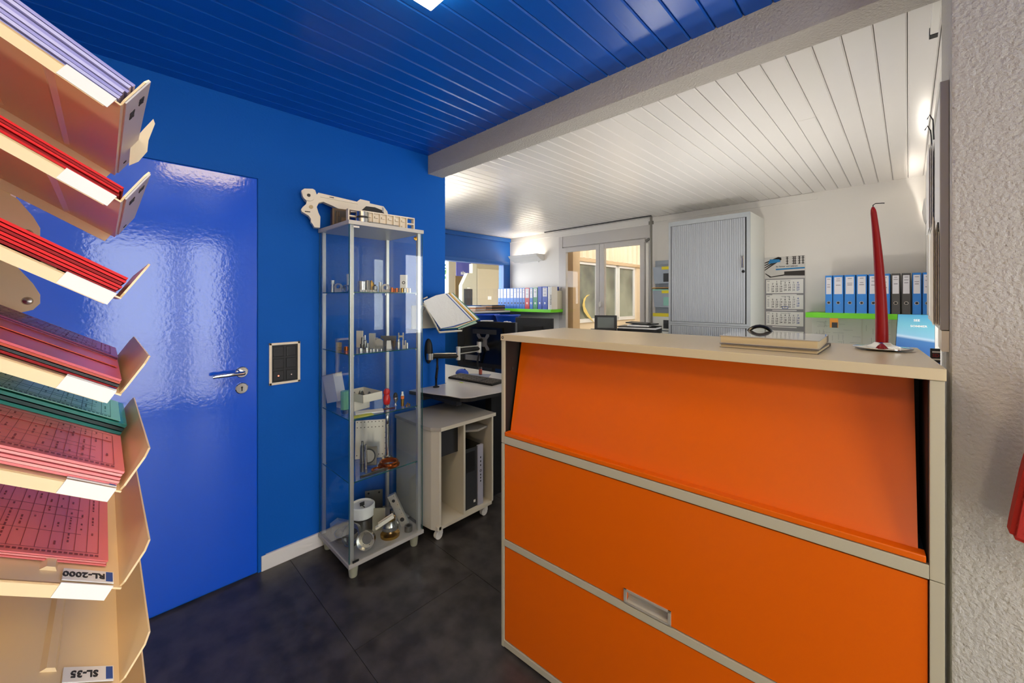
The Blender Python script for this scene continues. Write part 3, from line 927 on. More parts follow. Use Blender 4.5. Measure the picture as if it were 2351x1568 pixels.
for (x_, y_) in ((0.022, 0.022), (W_ - 0.022, 0.022), (0.022, D_ - 0.022), (W_ - 0.022, D_ - 0.022)):
    if p0 is None:
        p0 = obj('corner_post', G().box(-0.0095, 0.0095, -0.0095, 0.0095, 0.086, 1.770, bev=0.002), M_ALU, vt, mtx=T((x_, y_, 0)))
    else:
        share(p0, 'corner_post', vt, T((x_, y_, 0)))
e = 0.006
obj('glass_pane', G().box(W_ - 0.010, W_ - 0.0055, e, D_ - e, 0.088, 1.768), M_GLASS, vt)
obj('glass_pane', G().box(e, W_ - 0.012, 0.0055, 0.010, 0.088, 1.768), M_GLASS, vt)
obj('glass_pane', G().box(e, W_ - 0.012, D_ - 0.010, D_ - 0.0055, 0.088, 1.768), M_GLASS, vt)
obj('glass_pane', G().box(0.0055, 0.010, 0.012, D_ - 0.012, 0.088, 1.768), M_GLASS, vt)
g = G()
for yy in (0.0075, D_ - 0.0075):
    g.box(W_ - 0.0052, W_ - 0.0040, yy - 0.001, yy + 0.001, 0.09, 1.766)
obj('glass_edge', G().box(W_ - 0.0108, W_ - 0.0055, 0.0045, 0.006, 0.088, 1.768).box(W_ - 0.0108, W_ - 0.0055, D_ - 0.006, D_ - 0.0045, 0.088, 1.768).box(0.0055, 0.0100, 0.0045, 0.0055, 0.088, 1.768), M_GLASSE, vt)
g.bm.free()
SHZ = [1.435, 1.122, 0.795, 0.482]
for z in SHZ:
    s = obj('glass_shelf', G().box(0.014, W_ - 0.018, 0.014, D_ - 0.014, z - 0.005, z), M_GLASS, vt)
    obj('shelf_edge', G().box(W_ - 0.018, W_ - 0.0172, 0.014, D_ - 0.014, z - 0.005, z).box(0.014, W_ - 0.018, 0.0132, 0.014, z - 0.005, z), M_GLASSE, s)
    for (x_, y_) in ((0.026, 0.036), (W_ - 0.026, 0.036), (0.026, D_ - 0.036), (W_ - 0.026, D_ - 0.036)):
        obj('shelf_stud', G().cyl(0.004, z - 0.013, z - 0.0052, 10, T((x_, y_, 0))), M_STEEL, vt)
obj('pivot_hinge', G().box(W_ - 0.004, W_ - 0.001, 0.020, 0.052, 0.088, 0.098), M_BLACK, vt)
obj('pivot_hinge', G().box(W_ - 0.004, W_ - 0.001, 0.024, 0.054, 1.755, 1.764), M_WHITEP, vt)
obj('door_lock', G().lathe([(0, 0), (0.011, 0), (0.011, 0.004), (0.006, 0.006), (0, 0.006)], 20, T((W_ - 0.0055, D_ - 0.052, 1.738)) @ RY(90)), M_BRASS, vt, smooth=True)

# ---- small parts on the showcase shelves
def P(px, X=None, Y=None, z=0.0, py=686):
    p = onx(px, py, X) if X is not None else ony(px, py, Y)
    return (p[0], p[1], z)
def piece(name, label, cat, px, X, z, build, m, group=None, rz=0.0, smooth=True, parts=()):
    loc = P(px, X=X, z=z)
    if parts:
        t = thing(name, label, cat, loc, R(rz), group)
        obj('body', build, m, t, smooth=smooth)
        for (pn, pg_, pm) in parts: obj(pn, pg_, pm, t, smooth=True)
        return t
    return obj(name, build, m, loc=loc, rz=R(rz), label=label, cat=cat, group=group, smooth=smooth)
def stepped(prof, n=24): return G().lathe([(0, prof[0][1])] + prof + [(0, prof[-1][1])], n)
def facing_ring(ro, ri, t): return G().ring(ro, ri, -t / 2, t / 2, 28, T((0, 0, ro)) @ RZ(-38) @ RX(90))
z1, z2, z3, z4, z5 = SHZ[0], SHZ[1], SHZ[2], SHZ[3], 0.086
# top shelf
piece('turned_part', 'tall steel turned part at the left end of the top showcase shelf', 'metal part', 763, -2.20, z1,
      stepped([(0.012, 0), (0.012, 0.035), (0.009, 0.036), (0.009, 0.042), (0.013, 0.043), (0.013, 0.066)]), M_STEEL)
g = G().box(-0.018, 0.018, -0.008, 0.008, 0, 0.022).ring(0.019, 0.014, -0.008, 0.008, 28, T((0, 0, 0.030)) @ RX(90))
piece('ring_bracket', 'machined bracket with a large bored ring on the top showcase shelf', 'metal part', 777, -2.17, z1, g, M_ALU, rz=42)
piece('metal_ring', 'standing thin steel ring left of the front post, top showcase shelf', 'metal part', 786, -2.20, z1, facing_ring(0.019, 0.0155, 0.012), M_STEELD, rz=75)
piece('metal_ring', 'standing wide steel ring close to the front post, top showcase shelf', 'metal part', 795, -2.14, z1, facing_ring(0.021, 0.0175, 0.016), M_STEEL, rz=70)
piece('square_pin', 'slender white square pin behind the front post, top showcase shelf', 'metal part', 801, -2.20, z1, G().box(-0.009, 0.009, -0.009, 0.009, 0, 0.09, bev=0.001).box(-0.010, 0.010, -0.010, 0.010, 0.09, 0.104, bev=0.001), M_WHITEP, smooth=False)
piece('steel_sleeve', 'polished steel cylinder just right of the front post, top showcase shelf', 'metal part', 831, -2.05, z1, stepped([(0.022, 0), (0.022, 0.058), (0.020, 0.060)], 32), M_STEEL)
piece('flanged_sleeve', 'large cylinder with a chamfered top, second right of the front post', 'metal part', 844, -2.15, z1, stepped([(0.016, 0), (0.016, 0.055), (0.012, 0.062), (0.012, 0.07)], 28), M_STEELD)
piece('brass_cylinder', 'tall brass-toned cylinder in the middle of the top showcase shelf', 'metal part', 853, -2.16, z1, stepped([(0.014, 0), (0.014, 0.060), (0.006, 0.061), (0.006, 0.070)]), M_BRASS)
piece('knurled_nut', 'grey knurled fitting with a dark knob, middle of the top showcase shelf', 'metal part', 861, -2.06, z1,
      stepped([(0.013, 0), (0.013, 0.012), (0.010, 0.014), (0.013, 0.016), (0.013, 0.035)]), M_STEELD, parts=(('knob', stepped([(0.005, 0.035), (0.005, 0.044)]), M_BLACK),))
piece('turned_pin', 'narrow pale pin in front of the rear post, top showcase shelf', 'metal part', 873, -2.06, z1, stepped([(0.008, 0), (0.008, 0.058)]), M_ALU)
g = G().box(-0.02, 0.02, -0.012, 0.012, 0, 0.012).ring(0.022, 0.012, -0.012, 0.012, 28, T((0, 0, 0.026)) @ RX(90))
piece('bearing_block', 'bearing block with a dark bore right of the rear post, top shelf', 'metal part', 886, -2.03, z1, g, M_ALU, rz=50)
piece('white_plate', 'upright white plate with a round hole at the right of the top shelf', 'metal part', 927, -1.99, z1,
      G().box(-0.020, 0.020, -0.006, 0.006, 0, 0.100, bev=0.001), M_WHITEP, rz=52, smooth=False,
      parts=(('bore', G().ring(0.009, 0.005, 0, 0.001, 20, T((0, -0.0062, 0.056)) @ RX(90)), M_DGREY),))
for i, (px_, X_) in enumerate(((905, -2.03), (911, -2.00), (900, -2.03))):
    piece('copper_bush', 'small copper-coloured bushes grouped right of the rear post, top shelf', 'metal part', px_, X_, z1, stepped([(0.007, 0), (0.007, 0.022 + 0.003 * i), (0.004, 0.024 + 0.003 * i)]), M_COPPER, group='copper bushes on the top showcase shelf')
for i, (px_, X_) in enumerate(((829, -1.985), (835, -1.99), (841, -1.995), (847, -2.0), (852, -1.985), (858, -2.0))):
    piece('hex_nut', 'tiny silver nuts lined up at the front of the top showcase shelf', 'metal part', px_, X_, z1, G().cyl(0.0065, 0, 0.012, 6), M_ALU, group='small nuts at the front of the top shelf', smooth=False)
for i, (px_, X_) in enumerate(((917, -2.02), (923, -1.97), (929, -1.965), (935, -1.96), (941, -1.965))):
    piece('small_bush', 'little bronze-toned bushes at the foot of the white plate, top shelf', 'metal part', px_, X_, z1, stepped([(0.0065, 0), (0.0065, 0.024), (0.0045, 0.026)]), M_BRASS if i % 2 else M_STEEL, group='bushes at the foot of the white plate')
# second shelf
piece('cube_block', 'two stacked bronze cubes at the left of the second showcase shelf', 'metal part', 778, -2.16, z2, G().box(-0.011, 0.011, -0.011, 0.011, 0, 0.018, bev=0.0008).box(-0.011, 0.012, -0.011, 0.011, 0.019, 0.042, bev=0.0008), mat('bronze_cube', '#b09a7a', 0.35, metal=0.8), smooth=False)
piece('copper_cup', 'small copper cup left of the front post, second showcase shelf', 'metal part', 795, -2.12, z2, G().lathe([(0, 0), (0.012, 0), (0.013, 0.020), (0.010, 0.020), (0.009, 0.004), (0, 0.004)], 24), M_COPPER)
piece('angle_bracket', 'tall white slotted bracket behind the front post, second shelf', 'metal part', 826, -2.20, z2, G().box(-0.02, 0.02, -0.004, 0.004, 0, 0.095).box(0.008, 0.02, -0.004, 0.03, 0, 0.06), M_ALUW, rz=30, smooth=False)
piece('spindle', 'slim stepped spindle right of the front post, second shelf', 'metal part', 832, -2.06, z2, stepped([(0.012, 0), (0.012, 0.035), (0.006, 0.036), (0.006, 0.070)]), M_STEELD)
piece('spindle', 'narrow forked spindle with a bright tip, second shelf', 'metal part', 838, -2.10, z2, stepped([(0.010, 0), (0.010, 0.045), (0.005, 0.05), (0.005, 0.078)]), M_STEEL)
piece('gear_hub', 'dark toothed hub between spindle and tall block, second shelf', 'metal part', 843, -2.03, z2, G().cyl(0.013, 0, 0.02, 10).cyl(0.008, 0.02, 0.04, 16), M_STEELD, smooth=False)
g = G().box(-0.016, 0.016, -0.012, 0.012, 0, 0.085, bev=0.001).box(0.004, 0.030, -0.010, 0.010, 0.03, 0.06, bev=0.001)
piece('milled_block', 'tall pale milled block with a side arm, centre of the second shelf', 'metal part', 855, -2.10, z2, g, M_ALU, rz=48, smooth=False)
g = G().prism([(-0.022, 0), (0.022, 0), (0.022, 0.050), (0.006, 0.060), (-0.006, 0.060), (-0.022, 0.050)], -0.012, 0.012, Matrix(((1, 0, 0, 0), (0, 0, 1, 0), (0, 1, 0, 0), (0, 0, 0, 1))))
piece('housing_block', 'house-shaped silver block in front of the rear post, second shelf', 'metal part', 871, -2.03, z2, g, M_STEEL, rz=48, smooth=False)
piece('flat_plate', 'broad grey plate leaning behind the small parts, second shelf', 'metal part', 892, -2.12, z2, G().box(-0.045, 0.045, -0.003, 0.003, 0, 0.062), M_STEELD, rz=48, smooth=False)
piece('wedge_block', 'bright white wedge-shaped block right of the rear post, second shelf', 'metal part', 893, -2.02, z2, G().prism([(-0.012, 0), (0.014, 0), (0.008, 0.045), (-0.010, 0.045)], -0.008, 0.008, Matrix(((1, 0, 0, 0), (0, 0, 1, 0), (0, 1, 0, 0), (0, 0, 0, 1)))), M_WHITEP, rz=50, smooth=False)
piece('dark_pin', 'short dark pin between the white wedge and the fork, second shelf', 'metal part', 904, -2.01, z2, stepped([(0.004, 0), (0.004, 0.03), (0.007, 0.032), (0.007, 0.044)]), M_BRONZE)
piece('turned_part', 'stepped steel cylinder at the right of the second showcase shelf', 'metal part', 915, -2.00, z2, stepped([(0.010, 0), (0.010, 0.038), (0.006, 0.04), (0.006, 0.05)]), M_STEEL)
piece('fork_bracket', 'tall H-shaped steel fork at the right of the second shelf', 'metal part', 921, -2.05, z2, G().box(-0.016, -0.009, -0.006, 0.006, 0, 0.082).box(0.009, 0.016, -0.006, 0.006, 0, 0.082).box(-0.009, 0.009, -0.006, 0.006, 0.055, 0.066), M_STEEL, rz=50, smooth=False)
piece('clevis', 'small U-shaped white clevis near the right post, second shelf', 'metal part', 928, -1.97, z2, G().box(-0.010, -0.004, -0.006, 0.006, 0, 0.045).box(0.004, 0.010, -0.006, 0.006, 0, 0.045).box(-0.010, 0.010, -0.006, 0.006, 0, 0.018), M_ALU, rz=50, smooth=False)
piece('turned_pin', 'little bright pin beside the right post, second showcase shelf', 'metal part', 935, -1.965, z2, stepped([(0.005, 0), (0.005, 0.032)]), M_STEEL)
for i, (px_, X_, r_, h_) in enumerate(((828, -1.99, .011, .022), (842, -1.99, .010, .022), (851, -1.985, .006, .012), (858, -1.975, .006, .014), (866, -1.975, .005, .012), (836, -2.02, .012, .01), (875, -1.985, .007, .009))):
    piece('small_collar', 'little silver collars along the front edge of the second shelf', 'metal part', px_, X_, z2, stepped([(r_, 0), (r_, h_), (r_ * .6, h_ + .002)]), M_STEEL, group='silver collars on the second shelf')

# third shelf: boxes, bottles
def open_box(w, dpt, h_, t_=0.002):
    return G().box(-w, w, -dpt, dpt, 0, t_).box(-w, -w + t_, -dpt, dpt, 0, h_).box(w - t_, w, -dpt, dpt, 0, h_).box(-w, w, -dpt, -dpt + t_, 0, h_).box(-w, w, dpt - t_, dpt, 0, h_)
M_CARD = mat('cream_card', '#dfd8c8', 0.7)
o = obj('carton', G().box(-0.078, 0.078, -0.05, 0.05, 0, 0.052, bev=0.001), M_CARD, loc=(-2.165, 0.965, z3), rz=R(12), label='closed cream carton lying under the open tray, third showcase shelf', cat='box')
tb = thing('open_carton_tray', 'open cream cardboard tray of metal chips on the third showcase shelf', 'box', (-2.105, 0.995, z3 + 0.054), R(8))
obj('tray_wall', open_box(0.088, 0.060, 0.042), M_CARD, tb)
for i, (x_, y_, r_) in enumerate(((-0.04, 0.01, .020), (0.0, -0.01, .022), (0.03, 0.015, .019), (0.05, -0.02, .016), (-0.06, -0.02, .015))):
    obj('metal_chip', G().prism([(-r_, 0.003), (r_, 0.003), (0.2 * r_, 0.003 + 1.9 * r_)], -0.008, 0.008, T((x_, y_, 0)) @ RZ(i * 40) @ Matrix(((1, 0, 0, 0), (0, 0, 1, 0), (0, 1, 0, 0), (0, 0, 0, 1)))), M_STEELD, tb)
wbx = thing('white_box', 'tilted white box leaning at the left of the third showcase shelf', 'box', (-2.225, 0.900, z3 + 0.036), R(20), extra=RX(0) @ RY(-14))
obj('box_body', G().box(-0.042, 0.042, -0.03, 0.03, 0, 0.150, bev=0.001), mat('white_card', '#dcdad9', 0.6), wbx)
obj('box_lid', G().box(-0.043, 0.043, -0.031, 0.031, 0.150, 0.154), mat('grey_card', '#a49a98', 0.6), wbx)
gc = thing('glass_tumbler', 'green ribbed plastic bottle upside down left of the front post', 'bottle', (-2.085, 0.885, z3))
obj('ribbed_body', G().cyl(0.021, 0.022, 0.118, 9, r2=0.021), mat('green_ribbed_plastic', '#7fbf86', 0.2), gc)
obj('collar', G().lathe([(0, 0), (0.016, 0), (0.020, 0.010), (0.022, 0.020), (0.010, 0.022)], 12), M_STEEL, gc)
pm = thing('red_bottle', 'red pepper-mill shaped bottle at the centre of the third shelf', 'bottle', P(888, X=-2.03, z=z3))
obj('bottle_body', G().lathe([(0, 0.018), (0.016, 0.018), (0.020, 0.04), (0.017, 0.062), (0.014, 0.072), (0.018, 0.078), (0.018, 0.092), (0.010, 0.104), (0, 0.106)], 24), mat('red_gloss_plastic', '#c2201f', 0.2), pm, smooth=True)
obj('chrome_foot', G().lathe([(0, 0), (0.012, 0), (0.010, 0.010), (0.014, 0.018)], 20), M_CHROME, pm, smooth=True)
sm = thing('cosmetic_bottle', 'slim bottle with an orange band and pale cap, third showcase shelf', 'bottle', P(924, X=-1.995, z=z3))
obj('bottle_body', G().cyl(0.0095, 0, 0.058, 20), M_BRASS, sm, smooth=True)
obj('orange_band', G().cyl(0.0099, 0.040, 0.056, 20), mat('orange_film', '#dd6a1c', 0.4), sm, smooth=True)
obj('cap', G().lathe([(0.009, 0.058), (0.0055, 0.066), (0.0055, 0.080)], 16), M_WHITEP, sm, smooth=True)
eg = thing('egg_cup', 'chrome egg-shaped cup with a dark dome, third showcase shelf', 'cup', P(908, X=-2.03, z=z3))
obj('cup_bowl', G().lathe([(0, 0), (0.009, 0), (0.004, 0.010), (0.005, 0.018), (0.014, 0.034), (0.013, 0.046)], 22), M_CHROME, eg, smooth=True)
obj('dome', G().lathe([(0.013, 0.046), (0.012, 0.060), (0.008, 0.070), (0, 0.074)], 22), M_DGREY, eg, smooth=True)
obj('leaflet', G().box(-0.07, 0.07, -0.028, 0.028, 0, 0.006), M_PAPER, loc=(-2.01, 0.985, z3), rz=R(68), label='cream leaflet lying at the front edge of the third showcase shelf', cat='leaflet')
obj('yellow_leaflet', G().box(-0.055, 0.055, -0.02, 0.02, 0, 0.003), mat('lime_paper', '#c9c94a', 0.5), loc=(-1.972, 0.925, z3), rz=R(85), label='yellow-green leaflet under the cream one, third showcase shelf', cat='leaflet')
obj('pocket_knife', G().box(-0.032, 0.032, -0.005, 0.005, 0, 0.007, bev=0.002), mat('dark_red_plastic', '#5a1412', 0.3), loc=(-1.985, 1.085, z3), rz=R(80), label='dark red pocket tool lying beside the red bottle', cat='tool')
for i, (px_, X_) in enumerate(((936, -2.0), (940, -1.975), (933, -1.97))):
    piece('brass_screw', 'small brass screws at the right end of the third showcase shelf', 'screw', px_, X_, z3, stepped([(0.006, 0), (0.006, 0.004), (0.003, 0.005), (0.003, 0.012)]), M_BRASS, group='brass screws on the third shelf')

# fourth shelf
ps = thing('drilled_plate', 'upright aluminium plate with drilled holes at the back of the fourth shelf', 'metal part', (-2.16, 1.07, z4), R(56), extra=RX(-6))
obj('plate_body', G().box(-0.090, 0.090, 0, 0.012, 0, 0.215, bev=0.001), M_ALU, ps)
g = G()
for i in range(9):
    for zz in (0.205, 0.175, 0.02):
        g.cyl(0.003, -0.0006, 0.0002, 10, T((-0.08 + i * 0.02, 0, zz)) @ RX(90))
for zz in (0.05, 0.08, 0.11, 0.14): g.cyl(0.003, -0.0006, 0.0002, 10, T((0.075, 0, zz)) @ RX(90))
obj('drill_hole', g, M_BLACK, ps, kind='stuff')
cv = thing('round_cover', 'grey square cover with a round recess leaning against the drilled plate', 'metal part', (-2.08, 1.01, z4), R(50), extra=RX(-8))
obj('cover_plate', G().box(-0.045, 0.045, 0, 0.010, 0, 0.098, bev=0.002), M_STEELD, cv)
obj('round_groove', G().ring(0.040, 0.034, 0, 0.0015, 32, T((0, -0.0002, 0.05)) @ RX(90)), M_DGREY, cv)
obj('disc', G().cyl(0.033, 0, 0.003, 32, T((0, 0, 0.05)) @ RX(90)), mat('beige_disc', '#a39d90', 0.5), cv)
piece('shaft', 'thick dark stepped shaft just right of the front post, fourth shelf', 'metal part', 832, -2.03, z4, stepped([(0.012, 0), (0.012, 0.045), (0.009, 0.047), (0.009, 0.140), (0.006, 0.142), (0.006, 0.16)]), M_STEELD)
piece('shaft', 'bright narrow shaft second right of the front post, fourth shelf', 'metal part', 840, -2.00, z4, stepped([(0.007, 0), (0.007, 0.070), (0.006, 0.071), (0.006, 0.150)]), M_STEEL)
piece('tall_spindle', 'tall polished spindle on a flanged foot, right of the rear post', 'metal part', 889, -2.08, z4,
      stepped([(0.030, 0), (0.030, 0.012), (0.018, 0.014), (0.018, 0.022), (0.0105, 0.024), (0.0105, 0.200), (0.008, 0.202), (0.010, 0.205), (0.010, 0.245), (0.006, 0.255)], 28), M_STEEL)
cr_ = thing('copper_ring', 'shiny copper-coloured ring flange on the front of the fourth shelf', 'metal part', P(893, X=-2.0, z=z4), 0)
obj('ring_body', G().lathe([(0.040, 0), (0.056, 0), (0.058, 0.006), (0.050, 0.012), (0.050, 0.022), (0.044, 0.026), (0.038, 0.022), (0.036, 0.006), (0.040, 0)], 40, cap=False), M_COPPER, cr_, smooth=True)
c2_ = thing('copper_ring', 'smaller copper ring lying in front of the shiny ring flange', 'metal part', P(866, X=-1.985, z=z4), 0)
obj('ring_body', G().lathe([(0.022, 0), (0.030, 0), (0.030, 0.008), (0.022, 0.010), (0.022, 0)], 32, cap=False), M_COPPER, c2_, smooth=True)
g = G().box(-0.075, 0.075, -0.006, 0.006, 0, 0.010).box(0.02, 0.06, -0.007, 0.007, 0.010, 0.013)
obj('linear_rail', g, M_STEELD, loc=(-1.958, 0.985, z4), rz=R(90), label='flat steel rail along the front edge of the fourth shelf', cat='metal part')

# bottom of showcase
ww = thing('pulley_wheel', 'large white wheel with an inner groove on a grey drum, showcase floor', 'metal part', (-2.17, 1.02, z5))
obj('drum', G().lathe([(0, 0), (0.055, 0), (0.055, 0.075), (0.03, 0.08), (0, 0.08)], 36), M_STEELD, ww, smooth=True)
obj('white_wheel', G().lathe([(0, 0.082), (0.060, 0.082), (0.068, 0.090), (0.068, 0.145), (0.062, 0.150), (0.058, 0.140), (0.02, 0.138), (0, 0.138)], 40), M_WHITEP, ww, smooth=True)
obj('cross_slot', G().box(-0.03, 0.03, -0.002, 0.002, 0.1385, 0.141).box(-0.002, 0.002, -0.012, 0.012, 0.1385, 0.158), M_DGREY, ww)
def dish(name, label, loc, tilt, rz, R_, h_, extra_holes=0, m=M_STEEL):
    t = thing(name, label, 'metal part', loc, R(rz), extra=RX(tilt))
    obj('rim', G().lathe([(R_ * 0.55, 0), (R_ * 0.9, 0), (R_, 0.006), (R_, h_), (R_ * 0.93, h_), (R_ * 0.9, 0.008), (R_ * 0.55, 0.006), (R_ * 0.55, 0)], 40, cap=False), m, t, smooth=True)
    if extra_holes:
        g = G()
        for i in range(extra_holes):
            a_ = 2 * PI * i / extra_holes
            g.cyl(0.004, 0.0064, 0.0068, 10, T((R_ * 0.72 * math.cos(a_), R_ * 0.72 * math.sin(a_), 0)))
            g.cyl(0.004, -0.0006, -0.0002, 10, T((R_ * 0.72 * math.cos(a_), R_ * 0.72 * math.sin(a_), 0)))
        obj('bolt_hole', g, M_BLACK, t, kind='stuff')
    return t
dish('bowl_flange', 'wide silver bowl flange lying at the left of the showcase floor', (-2.16, 0.925, z5 + 0.002), 0, 0, 0.062, 0.034, 0)
dish('turbine_ring', 'grey bored ring tilted behind the front post, showcase floor', (-2.085, 0.935, z5 + 0.045), 62, 20, 0.055, 0.030, 8, M_STEELD)
dish('drilled_ring', 'shiny drilled silver ring standing on edge at the front, showcase floor', (-1.995, 0.965, z5 + 0.049), 74, 48, 0.046, 0.040, 6)
sk = thing('brass_stack', 'stack of steel and brass turned discs on the showcase floor', 'metal part', (-2.01, 1.105, z5))
obj('brass_base', G().lathe([(0, 0), (0.052, 0), (0.052, 0.012), (0.045, 0.016), (0, 0.016)], 40), M_BRASS, sk, smooth=True)
obj('steel_discs', G().lathe([(0.018, 0.016), (0.018, 0.04), (0.046, 0.042), (0.046, 0.058), (0.04, 0.060), (0.034, 0.075), (0.034, 0.090), (0.01, 0.092)], 40), M_STEEL, sk, smooth=True)
obj('brass_cap', G().lathe([(0.0, 0.092), (0.030, 0.092), (0.030, 0.100), (0.012, 0.108), (0.0, 0.108)], 32), M_BRASS, sk, smooth=True)
bt = thing('grey_angle_plate', 'upright beige-grey plate beside the white wheel, showcase floor', 'metal part', (-2.10, 1.085, z5), R(52))
obj('plate_body', G().box(-0.035, 0.035, -0.003, 0.003, 0, 0.125), mat('beige_grey_sheet', '#9c9682', 0.5), bt)
ar = thing('cream_lever', 'cream cast lever leaning over the brass disc stack', 'metal part', (-2.005, 1.02, z5 + 0.072), R(62), extra=RY(-28))
obj('lever_body', G().box(0, 0.105, -0.012, 0.012, 0, 0.010, bev=0.001).box(0.02, 0.105, -0.012, -0.008, 0.010, 0.020, bev=0.001).box(0.02, 0.105, 0.008, 0.012, 0.010, 0.020), M_ALUW, ar)
bk = thing('drilled_bar', 'grey drilled bar leaning at the right of the showcase floor', 'metal part', (-2.035, 1.215, z5 + 0.004), R(50), extra=RY(-24))
obj('bar_body', G().box(-0.022, 0.022, -0.012, 0.012, 0.0, 0.195, bev=0.001), M_ALU, bk)
g = G()
for zz, r_ in ((0.04, 0.012), (0.16, 0.009)): g.cyl(r_, 0, 0.0006, 20, T((0, -0.012, zz)) @ RX(90))
for zz in (0.075, 0.1, 0.13, 0.185): g.cyl(0.002, 0, 0.0006, 8, T((0.012, -0.012, zz)) @ RX(90))
obj('bore', g, M_DGREY, bk)
piece('steel_collar', 'short steel collar under the leaning drilled bar, showcase floor', 'metal part', 938, -1.975, z5, G().ring(0.022, 0.014, 0, 0.030), M_STEELD)
obj('steel_bush', G().ring(0.016, 0.009, 0, 0.085), M_STEEL, loc=(-2.10, 1.17, z5), smooth=True, label='tall steel bush behind the brass disc stack, showcase floor', cat='metal part')
ob_ = thing('angle_bracket', 'dark bracket with two holes at the rear of the showcase floor', 'metal part', (-2.23, 1.12, z5), R(60))
obj('bracket_body', G().box(-0.05, 0.05, 0, 0.006, 0, 0.17), M_STEELD, ob_)
obj('bore', G().cyl(0.006, 0, 0.0006, 14, T((-0.03, 0, 0.155)) @ RX(90)).cyl(0.006, 0, 0.0006, 14, T((0.03, 0, 0.155)) @ RX(90)), M_BLACK, ob_)
wg_ = obj('wedge_block', G().prism([(-0.06, 0), (0.06, 0), (0.06, 0.018), (-0.02, 0.060), (-0.06, 0.04)], -0.02, 0.02, Matrix(((1, 0, 0, 0), (0, 0, 1, 0), (0, 1, 0, 0), (0, 0, 0, 1)))), M_ALU, loc=(-2.265, 0.945, z5), rz=R(80), label='pale wedge-shaped casting at the rear left of the showcase floor', cat='metal part')

# ---- castings on top of the showcase: built in the plane facing the viewer (local x to the right, z up)
TZ = 1.790
arm = thing('cast_arm', 'long cream cast arm with a round eye, lying on the showcase top', 'machine part', (-2.285, 0.800, TZ), R(77))
# outline traced in real size (metres) in its own upright plane
outl = [(0.000, 0.0), (0.028, 0.0), (0.030, 0.070), (0.020, 0.095), (0.012, 0.130), (0.022, 0.158), (0.045, 0.168), (0.090, 0.150), (0.160, 0.118), (0.225, 0.128),
        (0.228, 0.195), (0.13, 0.208), (0.02, 0.222), (0.012, 0.208), (0.004, 0.235), (-0.008, 0.242), (-0.048, 0.236), (-0.062, 0.222), (-0.058, 0.190), (-0.046, 0.168), (-0.036, 0.158), (-0.040, 0.140),
        (-0.056, 0.120), (-0.064, 0.104), (-0.060, 0.090), (-0.028, 0.070), (-0.016, 0.050), (-0.016, 0.030), (-0.008, 0.020)]
UP = Matrix(((1, 0, 0, 0), (0, 0, 1, 0), (0, 1, 0, 0), (0, 0, 0, 1)))
outl = [(x_, z_ * 0.86) for x_, z_ in outl]
g = G().prism(outl, -0.02, 0.022, UP)
obj('arm_casting', g, M_ALUW, arm)
obj('eye_boss', G().ring(0.030, 0.009, 0, 0.010, 28, T((-0.028, -0.020, 0.168)) @ RX(90)), M_ALUW, arm)
obj('eye_bore', G().cyl(0.0088, 0, 0.002, 20, T((-0.028, -0.021, 0.168)) @ RX(90)), M_BLACK, arm)
obj('brass_stud', G().lathe([(0, 0), (0.010, 0), (0.010, 0.003), (0, 0.003)], 20, T((-0.016, -0.021, 0.108)) @ RX(90)), mat('tan_stud', '#cdb487', 0.5), arm)
obj('slot', G().box(0.075, 0.098, -0.0208, -0.019, 0.170, 0.176).box(-0.046, -0.020, -0.0208, -0.019, 0.078, 0.083), M_DGREY, arm)
obj('rim_strip', G().box(0.03, 0.225, -0.026, -0.020, 0.168, 0.174, mtx=T((0.03, 0, 0.172)) @ RY(4.0) @ T((-0.03, 0, -0.172))), M_ALUW, arm)
pc = thing('hollow_casting', 'cream casting with a large black cavity behind the ribbed tray', 'machine part', (-2.215, 1.010, TZ), R(77), extra=Matrix.Diagonal((1.0, 1.0, 1.16, 1)))
cav = [(0, 0), (0.185, 0), (0.185, 0.075), (0.172, 0.115), (0.150, 0.138), (0.105, 0.142), (0.072, 0.145), (0.07, 0.155), (0.018, 0.160), (0.0, 0.145)]
obj('casting_body', G().prism(cav, 0.0, 0.05, UP), M_ALUW, pc)
obj('cavity', G().prism([(0.025, 0.05), (0.165, 0.05), (0.166, 0.09), (0.140, 0.118), (0.10, 0.128), (0.05, 0.128), (0.025, 0.105)], -0.001, 0.002, UP), M_BLACK, pc)
obj('lug', G().box(0.142, 0.150, -0.004, 0.0, 0.108, 0.132).box(0.075, 0.079, -0.004, 0, 0.075, 0.079), M_STEEL, pc)
bb = thing('bronze_housing', 'brown metal housing with recessed pockets on the showcase top', 'machine part', (-2.205, 0.868, TZ), R(80))
obj('housing_body', G().box(0, 0.095, 0, 0.055, 0, 0.108, bev=0.002), M_BRONZE, bb)
obj('pocket', G().box(0.010, 0.088, -0.002, 0.001, 0.010, 0.098), mat('bronze_pocket', '#33271c', 0.5), bb)
obj('pocket_block', G().box(0.045, 0.088, -0.008, -0.002, 0.035, 0.060, bev=0.001).box(0.02, 0.024, -0.008, -0.002, 0.02, 0.09).box(0.03, 0.034, -0.008, -0.002, 0.065, 0.09), M_BRONZE, bb)
rt = thing('ribbed_frame', 'long pale ribbed aluminium frame along the showcase top edge', 'machine part', (-2.005, 0.868, TZ), R(86))
g = G()
LL, HH_ = 0.375, 0.074
g.box(0, LL, 0, 0.03, 0, 0.006).box(0, LL, 0, 0.03, HH_ - 0.006, HH_).box(0, 0.006, 0, 0.03, 0, HH_).box(LL - 0.006, LL, 0, 0.03, 0, HH_)
obj('outer_frame', g, M_ALUW, rt)
obj('web', G().box(0.055, LL - 0.048, 0.018, 0.024, 0.004, HH_ - 0.004), M_ALUW, rt)
